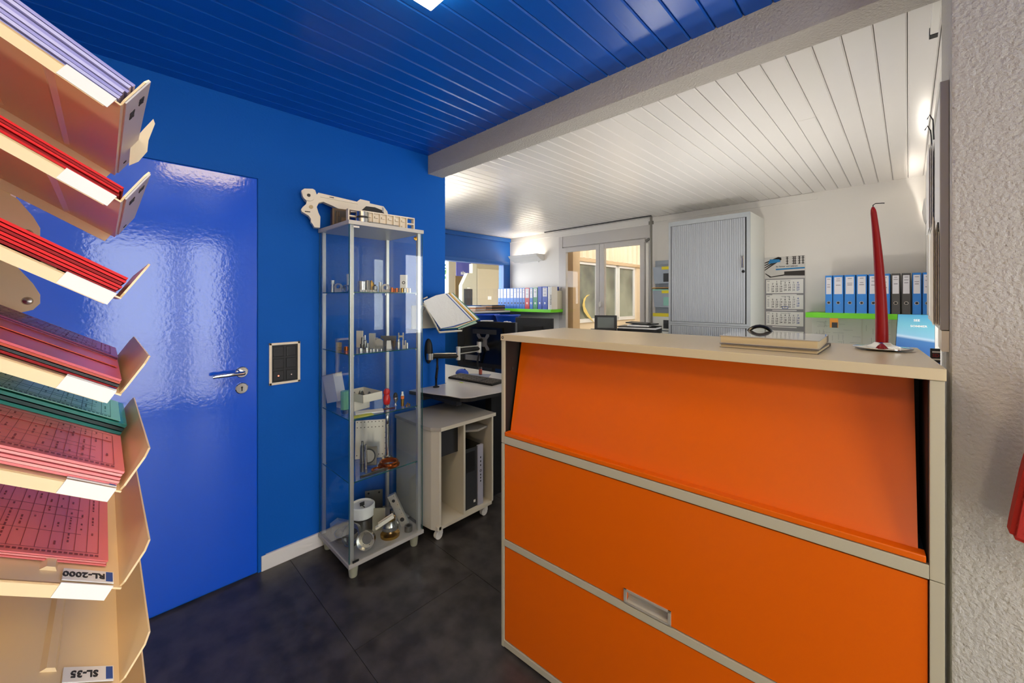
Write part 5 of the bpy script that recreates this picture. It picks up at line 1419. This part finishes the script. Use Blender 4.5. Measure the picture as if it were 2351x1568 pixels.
pr_.inputs['Roughness'].default_value = 0.15
tc = nt.nodes.new('ShaderNodeTexCoord'); sx_ = nt.nodes.new('ShaderNodeSeparateXYZ'); rp = nt.nodes.new('ShaderNodeValToRGB')
nt.links.new(tc.outputs['Object'], sx_.inputs[0])
mr_ = nt.nodes.new('ShaderNodeMapRange'); mr_.inputs['From Min'].default_value = 0.11; mr_.inputs['From Max'].default_value = 0.298
ad = nt.nodes.new('ShaderNodeMath'); ad.operation = 'MULTIPLY_ADD'; ad.inputs[1].default_value = 0.15
nt.links.new(sx_.outputs['X'], ad.inputs[0]); nt.links.new(sx_.outputs['Z'], ad.inputs[2])
nt.links.new(ad.outputs[0], mr_.inputs['Value']); nt.links.new(mr_.outputs[0], rp.inputs[0])
el = rp.color_ramp.elements
el[0].position = 0.0; el[0].color = (*lin('#3f6aa8'), 1)
el[1].position = 1.0; el[1].color = (*lin('#4f9cc2'), 1)
for ps_, c_ in ((0.30, '#4a7ab2'), (0.36, '#b9d0e4'), (0.42, '#86bcd6'), (0.7, '#74b8cc')):
    e_ = el.new(ps_); e_.color = (*lin(c_), 1)
nt.links.new(rp.outputs[0], pr_.inputs['Base Color'])
sc_ = obj('printed_front', G().prism([(-0.078, 0.0), (0.068, 0.0), (0.068, 0.297), (-0.064, 0.298)], -0.002, 0.0, UP), M_SCR, m2)
obj('back_sheet', G().prism([(-0.080, 0.0), (0.069, 0.0), (0.069, 0.298), (-0.066, 0.300)], 0.0, 0.004, UP), M_DGREY, m2)
text('SEE', 0.016, M_PAPER, sc_, T((0.005, -0.0023, 0.268)) @ RX(90), sx=1.0)
text('SOMMER', 0.014, M_PAPER, sc_, T((0.012, -0.0023, 0.238)) @ RX(90), sx=1.1)
st = thing('small_sticker_card', 'dark card with white stripes and red lettering at the rear corner of the counter', 'card', ony(2148, 812, 1.72)[:2] + (1.19,), R(20))
obj('card_body', G().box(-0.012, 0.010, -0.001, 0.001, 0.02, 0.062), M_DGREY, st)
obj('card_stripe', G().box(-0.008, 0.010, -0.0016, -0.001, 0.05, 0.054).box(-0.008, 0.010, -0.0016, -0.001, 0.028, 0.032), M_PAPER, st)
obj('card_lower', G().box(-0.010, 0.010, -0.001, 0.001, 0.0, 0.02), M_INKBLUE, st)
text('SD', 0.013, M_INKRED, st, T((0, -0.0016, 0.041)) @ RX(90))

# ---- wall calendar
cl = thing('wall_calendar', 'three-month wall calendar with a machine-part picture header', 'calendar', (-0.858, OY1 - 0.001, 0))
W2 = 0.1645
obj('backing', G().box(-W2, W2, -0.003, 0, 1.03, 1.60), mat('calendar_grey', '#8e8c90', 0.6), cl)
hd = obj('picture_header', G().box(-W2 - 0.002, W2, -0.005, 0, 1.60, 1.815), mat('header_grey', '#cfccc8', 0.5), cl)
g = G()
YY = -0.0055
def hq(p_, g=g, z=0.0005): g.prism([(a_, b_) for a_, b_ in p_], 0, z, Matrix(((1, 0, 0, 0), (0, 0, -1, -0.005), (0, 1, 0, 0), (0, 0, 0, 1))))
for i in range(4):
    hq([(-0.165, 1.765 - i * 0.024), (-0.05 + i * 0.004, 1.815 - i * 0.006 - 0.0), (-0.02, 1.815 - i * 0.006 - 0.01), (-0.165, 1.755 - i * 0.024)])
for x_ in (0.025, 0.075, 0.088, 0.122, 0.150):
    hq([(x_ - 0.004, 1.735), (x_ + 0.004, 1.735), (x_ + 0.004, 1.812), (x_ - 0.004, 1.812)])
    for zz in (1.740, 1.765, 1.79, 1.807): hq([(x_ - 0.012, zz), (x_ + 0.010, zz), (x_ + 0.010, zz + 0.005), (x_ - 0.012, zz + 0.005)])
hq([(-0.165, 1.655), (-0.12, 1.612), (0.0, 1.628), (0.164, 1.622), (0.164, 1.672), (0.0, 1.668), (0.0, 1.640), (-0.11, 1.622), (-0.155, 1.655)])
obj('header_picture', g, mat('dark_print', '#2b2623', 0.5), hd)
g = G(); hq([(-0.135, 1.75), (-0.03, 1.765), (-0.04, 1.79), (-0.12, 1.795)], g, 0.0009); hq([(-0.07, 1.684), (0.164, 1.690), (0.164, 1.704), (-0.07, 1.698)], g, 0.0009)
obj('blue_print', g, mat('cyan_print', '#1f80bd', 0.5), hd)
text('Ihr Partner und Lieferant', 0.0175, M_INK, hd, T((0.02, -0.0057, 1.718)) @ RX(90))
months = [(1.455, 1.590, '38 39 40', 1, 30, 1), (1.300, 1.437, '41', 3, 31, 2), (1.135, 1.272, '45', 0, 30, 3)]
for bi, (zz0, zz1, _, first, nd, _2) in enumerate(months):
    sh_ = obj('month_sheet', G().box(-W2 + 0.012, W2 - 0.012, -0.0045, -0.003, zz0, zz1), M_PAPER, cl)
    rows = []
    day = 1
    lines = []
    for r_ in range(6):
        for c_ in range(7):
            if r_ == 0 and c_ < first: continue
            if day > nd: break
            lines.append((r_, c_, day)); day += 1
    for col_i in range(7):
        for (r_, c_, dd_) in [l_ for l_ in lines if l_[1] == col_i]:
            pass
    # one lettering mesh per weekday column keeps the sheet light
    body_by_col = []
    for col_i in range(7):
        s_ = []
        for r_ in range(6):
            m_ = [dd_ for (rr, cc, dd_) in lines if rr == r_ and cc == col_i]
            s_.append(str(m_[0]) if m_ else '')
        xx = -W2 + 0.068 + col_i * 0.0345
        text('\n'.join(s_).rstrip('\n'), 0.0235, M_INK if col_i < 5 else (LB if col_i == 5 else M_INKBLUE), sh_, T((xx, -0.0047, (zz0 + zz1) / 2 - 0.010 + (0.009 if day <= 36 and r_ else 0))) @ RX(90), name='weekday_column')
    text('KW', 0.012, M_INK, sh_, T((-W2 + 0.032, -0.0047, zz1 - 0.014)) @ RX(90), name='heading')
    text(('September', 'Oktober', 'November')[bi] + ' 2020', 0.012, LB, sh_, T((0.01, -0.0047, zz1 - 0.014)) @ RX(90), name='heading')
    wk = (36, 40, 45)[bi]
    text('\n'.join(str(wk + q_) for q_ in range(5)), 0.0165, LB, sh_, T((-W2 + 0.030, -0.0047, (zz0 + zz1) / 2 - 0.010)) @ RX(90), name='weekday_column')
    obj('advert_strip', G().box(-0.10, 0.10, -0.0042, -0.003, zz0 - 0.017, zz0 - 0.009), M_PAPER, cl)
fx0, fz0 = -W2 + 0.068 + 3 * 0.0345, 1.314
obj('date_slider', G().box(fx0 - 0.024, fx0 + 0.024, -0.0065, -0.0052, fz0 - 0.013, fz0 - 0.009).box(fx0 - 0.024, fx0 + 0.024, -0.0065, -0.0052, fz0 + 0.009, fz0 + 0.013)
    .box(fx0 - 0.024, fx0 - 0.020, -0.0065, -0.0052, fz0 - 0.013, fz0 + 0.013).box(fx0 + 0.020, fx0 + 0.024, -0.0065, -0.0052, fz0 - 0.013, fz0 + 0.013), M_INKBLUE, cl)
obj('lower_strip', G().box(-W2 + 0.01, W2 - 0.01, -0.0045, -0.003, 1.035, 1.085), M_PAPER, cl)

# ---- tall tambour cabinet
tc_ = thing('tambour_cabinet', 'tall silver roller-shutter cabinet with white sides against the back wall', 'cabinet', (-1.789, 4.12, 0))
TWD, TDP, TH_ = 0.762, 0.505, 2.207
obj('side_panel', G().box(TWD - 0.018, TWD, 0.012, TDP, 0, TH_ - 0.012, bev=0.002), M_WHITEG, tc_)
obj('side_panel', G().box(0, 0.018, 0.012, TDP, 0, TH_ - 0.012, bev=0.002), M_WHITEG, tc_)
obj('top_panel', G().box(0, TWD, 0.012, TDP, TH_ - 0.018, TH_, bev=0.002), M_WHITEG, tc_)
obj('back_panel', G().box(0.018, TWD - 0.018, TDP - 0.01, TDP, 0, TH_ - 0.018), M_WHITEG, tc_)
g = G()
g.box(0, 0.022, 0, 0.012, 0, TH_).box(TWD - 0.030, TWD, 0, 0.012, 0, TH_).box(0.022, TWD - 0.03, 0, 0.012, TH_ - 0.045, TH_).box(0.022, TWD - 0.03, 0, 0.012, 1.125, 1.163).box(0.022, TWD - 0.03, 0, 0.012, 0, 0.05)
obj('front_frame', g, M_SHUTF, tc_)
obj('frame_seam', G().box(0, TWD, -0.0012, 0.0, 1.142, 1.144), M_DGREY, tc_)
M_SL = M_SHUT
x_ = 0.028
s0 = None; s1 = None
nsl = 36
sw = (TWD - 0.03 - 0.012 - 0.028) / nsl
for i in range(nsl):
    for (zz0, zz1, w2) in ((1.166, TH_ - 0.048, 0), (0.05, 1.122, 1)):
        nm = 'slat'
        if (w2 == 0 and s0 is None) or (w2 == 1 and s1 is None):
            q_ = obj(nm, G().prism([(0, 0.012), (0, 0.006), (sw * 0.25, 0.002), (sw * 0.75, 0.002), (sw - 0.0012, 0.006), (sw - 0.0012, 0.012)], zz0, zz1), M_SL, tc_, mtx=T((x_, 0, 0)))
            if w2 == 0: s0 = q_
            else: s1 = q_
        else:
            share(s0 if w2 == 0 else s1, nm, tc_, T((x_, 0, 0)))
    x_ += sw
obj('dark_gap', G().box(0.022, 0.028, 0.010, 0.012, 0.05, TH_ - 0.045).box(TWD - 0.042, TWD - 0.030, 0.010, 0.0125, 0.05, TH_ - 0.045), M_BLACK, tc_)
obj('grip_handle', G().box(TWD - 0.074, TWD - 0.052, -0.010, 0.003, 1.690, 1.800, bev=0.004), M_STEEL, tc_)
obj('lock', G().lathe([(0, 0), (0.014, 0), (0.012, 0.006), (0, 0.007)], 20, T((TWD - 0.058, 0.003, 1.655)) @ RX(90)), M_BLACK, tc_, smooth=True)

# ---- wall-mounted organiser next to the pole
og = thing('wall_organiser', 'grey three-tier wall pocket organiser beside the tall cabinet', 'organiser', (-2.17, OY1 - 0.001, 0))
M_OG = mat('pale_blue_plastic', '#9fa9b6', 0.4)
obj('back_plate', G().box(0, 0.36, -0.01, 0, 0.95, 1.86, bev=0.003), M_OG, og)
M_YEL = mat('yellow_label', '#e8d62a', 0.5)
for i, zz in enumerate((1.58, 1.30, 1.03)):
    p_ = obj('pocket', G().prism([(0.02, 0), (0.36, 0), (0.36, 0.20), (0.0, 0.20)], -0.075, -0.07, T((0, 0, zz)) @ UP).prism([(0.02, 0), (0.36, 0), (0.36, 0.006), (0.02, 0.006)], -0.07, -0.01, T((0, 0, zz)) @ UP), M_OG if i < 2 else M_WHITEG, og)
    obj('yellow_label', G().box(0.11 if i < 2 else 0.0, 0.36, -0.078, -0.075, zz + (0.165 if i < 2 else 0.16), zz + 0.20), M_YEL, p_)
    obj('window_cutout', G().box(0.13, 0.36, -0.0765, -0.075, zz + 0.02, zz + 0.12), M_DGREY if i != 1 else mat('mint_paper', '#8fc9ba', 0.5), p_)
obj('open_folder', G().box(-0.01, 0.36, -0.09, -0.02, 1.525, 1.535).xf(T((0, 0, 0))), mat('folder_ochre', '#b58a3e', 0.6), og)
obj('open_folder', G().box(0.0, 0.36, -0.085, -0.02, 1.50, 1.512), mat('mint_folder', '#8fcdbb', 0.6), og)

# ---- printer table with tablet phone and trays in front of the window
pt = thing('window_table', 'white low cabinet in front of the office window', 'table', (-2.62, 3.75, 0))
obj('table_body', G().box(0, 0.80, 0, 0.5, 0.0, 1.02, bev=0.003), M_WHITEG, pt)
obj('table_top', G().box(-0.01, 0.81, -0.01, 0.51, 1.02, 1.04, bev=0.002), M_WHITEG, pt)
tp = thing('tablet_phone', 'dark grey tablet-like desk terminal tilted back on the window table', 'terminal', (-2.415, 3.90, 1.041), R(32), extra=Matrix.Identity(4))
def tilt(g, a_): return g.xf(RX(a_))
obj('base_tray', G().box(-0.17, 0.10, -0.06, 0.10, 0, 0.012, bev=0.003), M_DGREY, tp)
hs_ = obj('housing', tilt(G().box(-0.125, 0.125, 0, 0.02, 0.0, 0.180, bev=0.008), -18), M_DGREY, tp)
obj('display', tilt(G().box(-0.092, 0.092, -0.001, 0.0, 0.030, 0.155), -18), mat('display_grey', '#6f7674', 0.25), hs_)
tr_ = thing('paper_tray', 'black desk tray stack with papers and notebook beside the desk terminal', 'tray', (-2.02, 3.93, 1.041), R(12))
obj('tray_lower', G().box(-0.20, 0.20, -0.13, 0.13, 0.0, 0.008).box(-0.20, 0.20, -0.13, -0.125, 0, 0.045).box(-0.20, -0.195, -0.13, 0.13, 0, 0.045).box(0.195, 0.20, -0.13, 0.13, 0, 0.045), M_BLACK, tr_)
obj('paper', G().box(-0.19, 0.19, -0.12, 0.12, 0.008, 0.06), M_PAPER, tr_)
obj('tray_upper', G().box(-0.20, 0.20, -0.13, 0.13, 0.062, 0.070), M_BLACK, tr_)
obj('paper', G().box(-0.10, 0.12, -0.11, 0.12, 0.070, 0.085), M_PAPER, tr_)
obj('notebook', G().box(-0.12, 0.17, -0.10, 0.12, 0.0, 0.012).xf(T((0, 0, 0.094)) @ RY(3)), M_DGREY, tr_)
obj('clip', G().prism([(0, 0), (0.05, 0), (0.025, 0.03)], -0.01, 0.01, T((0.10, -0.10, 0.085)) @ UP), M_BLACK, tr_)

# ---- left corner: ledge with paper stacks, blue bins, bowl, bin of paper, second monitor
lg = thing('corner_ledge', 'pale ledge under the interior window carrying paper piles', 'ledge', (-4.698, 3.30, 0))
obj('ledge_top', G().box(0, 0.34, 0, 1.0, 1.195, 1.22, bev=0.002), M_TRIMW, lg)
obj('ledge_support', G().box(0.005, 0.03, 0, 1.0, 0, 1.195), M_BLUETRIM, lg)
def pile(x_, y_, z_, n_, cols, label, w_=0.22, d_=0.30, rz=0.0):
    t = thing('paper_pile', label, 'papers', (x_, y_, z_), rz)
    rnd = random.Random(int(abs(x_) * 100))
    for i in range(n_):
        j = rnd.uniform(-0.015, 0.015)
        obj('folder', G().box(-w_ / 2 + j, w_ / 2 + j, -d_ / 2 - j, d_ / 2 - j, i * 0.014, i * 0.014 + 0.011), cols[i % len(cols)], t)
M_KRAFT = mat('kraft_folder', '#c9966e', 0.7); M_BRN = mat('brown_folder', '#6d5547', 0.7)
pile(-4.53, 3.72, 1.22, 5, [M_KRAFT, M_PAPER, M_KRAFT], 'pile of orange-brown folders under the interior window', rz=R(20))
pile(-4.53, 4.10, 1.22, 6, [M_BRN, M_KRAFT, M_DGREY], 'pile of dark brown folders next to the left binders', rz=R(5))
M_BIN = mat('royal_blue_plastic', '#1548b8', 0.3)
def bin_(x_, y_, z_, label, s_=1.0):
    t = thing('plastic_bin', label, 'bin', (x_, y_, z_))
    g = G().lathe([(0, 0), (0.11 * s_, 0), (0.16 * s_, 0.13), (0.17 * s_, 0.14), (0.155 * s_, 0.138), (0.105 * s_, 0.01), (0, 0.01)], 28)
    obj('bin_body', g, M_BIN, t, smooth=True)
    obj('bin_rim', G().ring(0.176 * s_, 0.158 * s_, 0.136, 0.146, 28), M_BIN, t, smooth=True)
sd = thing('side_board', 'low dark sideboard in the left office corner', 'cabinet', (-4.36, 3.30, 0))
obj('board_body', G().box(0, 0.88, 0, 0.55, 0, 1.02, bev=0.003), M_DGREY, sd)
obj('board_top', G().box(-0.005, 0.885, -0.01, 0.56, 1.02, 1.04), M_DGREY, sd)
bin_(-4.12, 3.62, 1.04, 'round blue plastic bin nearest the interior window')
bin_(-3.765, 3.66, 1.04, 'round blue plastic bin right of the striped bowl', 1.0)
bw_ = thing('striped_bowl', 'white bowl with an orange-brown band between the blue bins', 'bowl', (-3.90, 3.42, 1.04))
obj('bowl_body', G().lathe([(0, 0), (0.04, 0), (0.085, 0.055), (0.088, 0.075), (0.080, 0.075), (0.04, 0.012), (0, 0.012)], 28), M_WHITEP, bw_, smooth=True)
obj('bowl_band', G().lathe([(0.060, 0.022), (0.087, 0.052), (0.0895, 0.062), (0.087, 0.062)], 28, cap=False), mat('orange_band', '#c26a22', 0.5), bw_, smooth=True)

wb_ = thing('waste_bin', 'black cylindrical bin topped with crumpled paper beside the far monitor', 'bin', (-3.365, 3.26, 0.75))
obj('bin_body', G().lathe([(0, 0), (0.07, 0), (0.085, 0.345), (0.080, 0.345), (0.066, 0.01), (0, 0.01)], 28), M_BLACKG, wb_, smooth=True)
g = G()
for i in range(7):
    g.sph((random.uniform(-0.045, 0.045), random.uniform(-0.045, 0.045), 0.345 + random.uniform(0, 0.025)), 0.028, 0.024, 0.018, 7, 5)
obj('crumpled_paper', g, M_PAPER, wb_)
obj('white_tag', G().box(-0.01, 0.01, -0.004, 0.0, 0.25, 0.31).xf(T((-0.045, -0.068, 0))), M_PAPER, wb_)
fd = thing('far_desk', 'pale desk carrying the far monitor and the black bin', 'desk', (-3.46, 2.98, 0))
obj('desktop', G().box(0, 0.72, 0, 0.72, 0.725, 0.749, bev=0.002), M_DESK, fd)
for x_ in (0.05, 0.62): obj('leg', G().box(x_, x_ + 0.04, 0.05, 0.66, 0, 0.725), M_DGREY, fd)
m3 = thing('monitor', 'wide dark monitor seen from behind under the left green shelf', 'monitor', (-3.02, 3.35, 0.75), R(10))
obj('screen_housing', G().box(-0.25, 0.25, 0, 0.03, 0.13, 0.432, bev=0.004), mat('charcoal_plastic', '#25272a', 0.5), m3)
obj('rear_hump', G().box(-0.13, 0.13, -0.02, 0, 0.16, 0.34, bev=0.006), M_BLACK, m3)
obj('stand', G().box(-0.03, 0.03, 0.005, 0.03, 0.01, 0.2).box(-0.12, 0.12, -0.08, 0.10, 0, 0.012, bev=0.003), M_BLACK, m3)
sb = obj('clear_sleeve', G().box(-0.09, 0.09, 0, 0.002, 0, 0.22), mat('lilac_clear', '#b7b6dd', 0.3), loc=(-2.36, 2.62, 1.04), rz=R(35), label='pale lilac plastic sleeve standing behind the near monitor', cat='sleeve')
bpy.data.objects.remove(sb)

# ---- board with hanging papers on the right office wall
wbd = thing('whiteboard', 'aluminium-framed board on the plastered pier reveal seen edge-on', 'board', (0, 1.49, 0))
obj('board_panel', G().box(0.060, 0.0725, 0.006, 0.85, 1.325, 1.95), M_PAPER, wbd)
obj('edge_frame', G().box(0.0575, 0.0735, 0, 0.012, 1.320, 1.956, bev=0.002), mat('board_edge', '#a29e99', 0.4), wbd)
obj('edge_frame', G().box(0.0575, 0.0735, 0.848, 0.86, 1.320, 1.956, bev=0.002), M_ALU, wbd)
obj('edge_frame', G().box(0.0575, 0.0735, 0.0125, 0.8475, 1.320, 1.332), M_ALU, wbd)
obj('edge_frame', G().box(0.0575, 0.0735, 0.0125, 0.8475, 1.944, 1.956), M_ALU, wbd)
M_OLDP = mat('cream_sheets', '#e6ddcb', 0.7)
hs1 = thing('hanging_papers', 'bundle of cream papers hanging on the front of the edge-on board', 'papers', (0.0568, 1.515, 0))
for i in range(4):
    obj('sheet', G().prism([(0, 1.33), (0.21, 1.335 + 0.004 * i), (0.21, 1.57), (0.0, 1.585 + 0.01 * i)], -0.0012 - i * 0.0032, -i * 0.0032, Matrix(((0, 0, 1, 0), (1, 0, 0, 0), (0, 1, 0, 0), (0, 0, 0, 1)))), M_OLDP, hs1)
obj('black_clip', G().box(-0.003, 0.0, 0.0, 0.010, 1.575, 1.60), M_BLACK, hs1)
hs2 = thing('hanging_papers', 'longer white paper bundle on wire hooks, farther along the board', 'papers', (0.0568, 1.86, 0))
for i in range(3):
    obj('sheet', G().prism([(0, 1.63), (0.20, 1.63), (0.20, 1.90), (0.0, 1.90)], -0.002 - i * 0.004, -i * 0.004, Matrix(((0, 0, 1, 0), (1, 0, 0, 0), (0, 1, 0, 0), (0, 0, 0, 1)))), M_PAPER, hs2)
obj('wire_hook', G().tube([(-0.002, 0.02, 1.90), (-0.005, 0.02, 1.95), (-0.012, 0.02, 1.968), (-0.018, 0.02, 1.955)], 0.0018, 6), M_DGREY, hs2)
obj('wire_hook', G().tube([(-0.002, -0.12, 1.88), (-0.004, -0.12, 1.94), (-0.011, -0.12, 1.958), (-0.016, -0.12, 1.945)], 0.0018, 6), M_DGREY, hs2)
cdp = thing('cream_card', 'cream card panel below the board beside the counter', 'card', (0.0575, 1.492, 0))
obj('card_sheet', G().box(0.003, 0.016, 0, 0.16, 1.265, 1.318), M_OLDP, cdp)
obj('pier_hinge', G().box(0.0655, 0.0735, -0.008, 0.008, -0.06, 0.06).box(0.064, 0.0735, -0.009, 0.009, -0.068, -0.058), M_STEELD, loc=(0, 1.56, 2.185), label='small grey metal fitting high on the plastered wall edge', cat='fitting')
bpy.data.objects.remove(SC.objects['pier_hinge'])
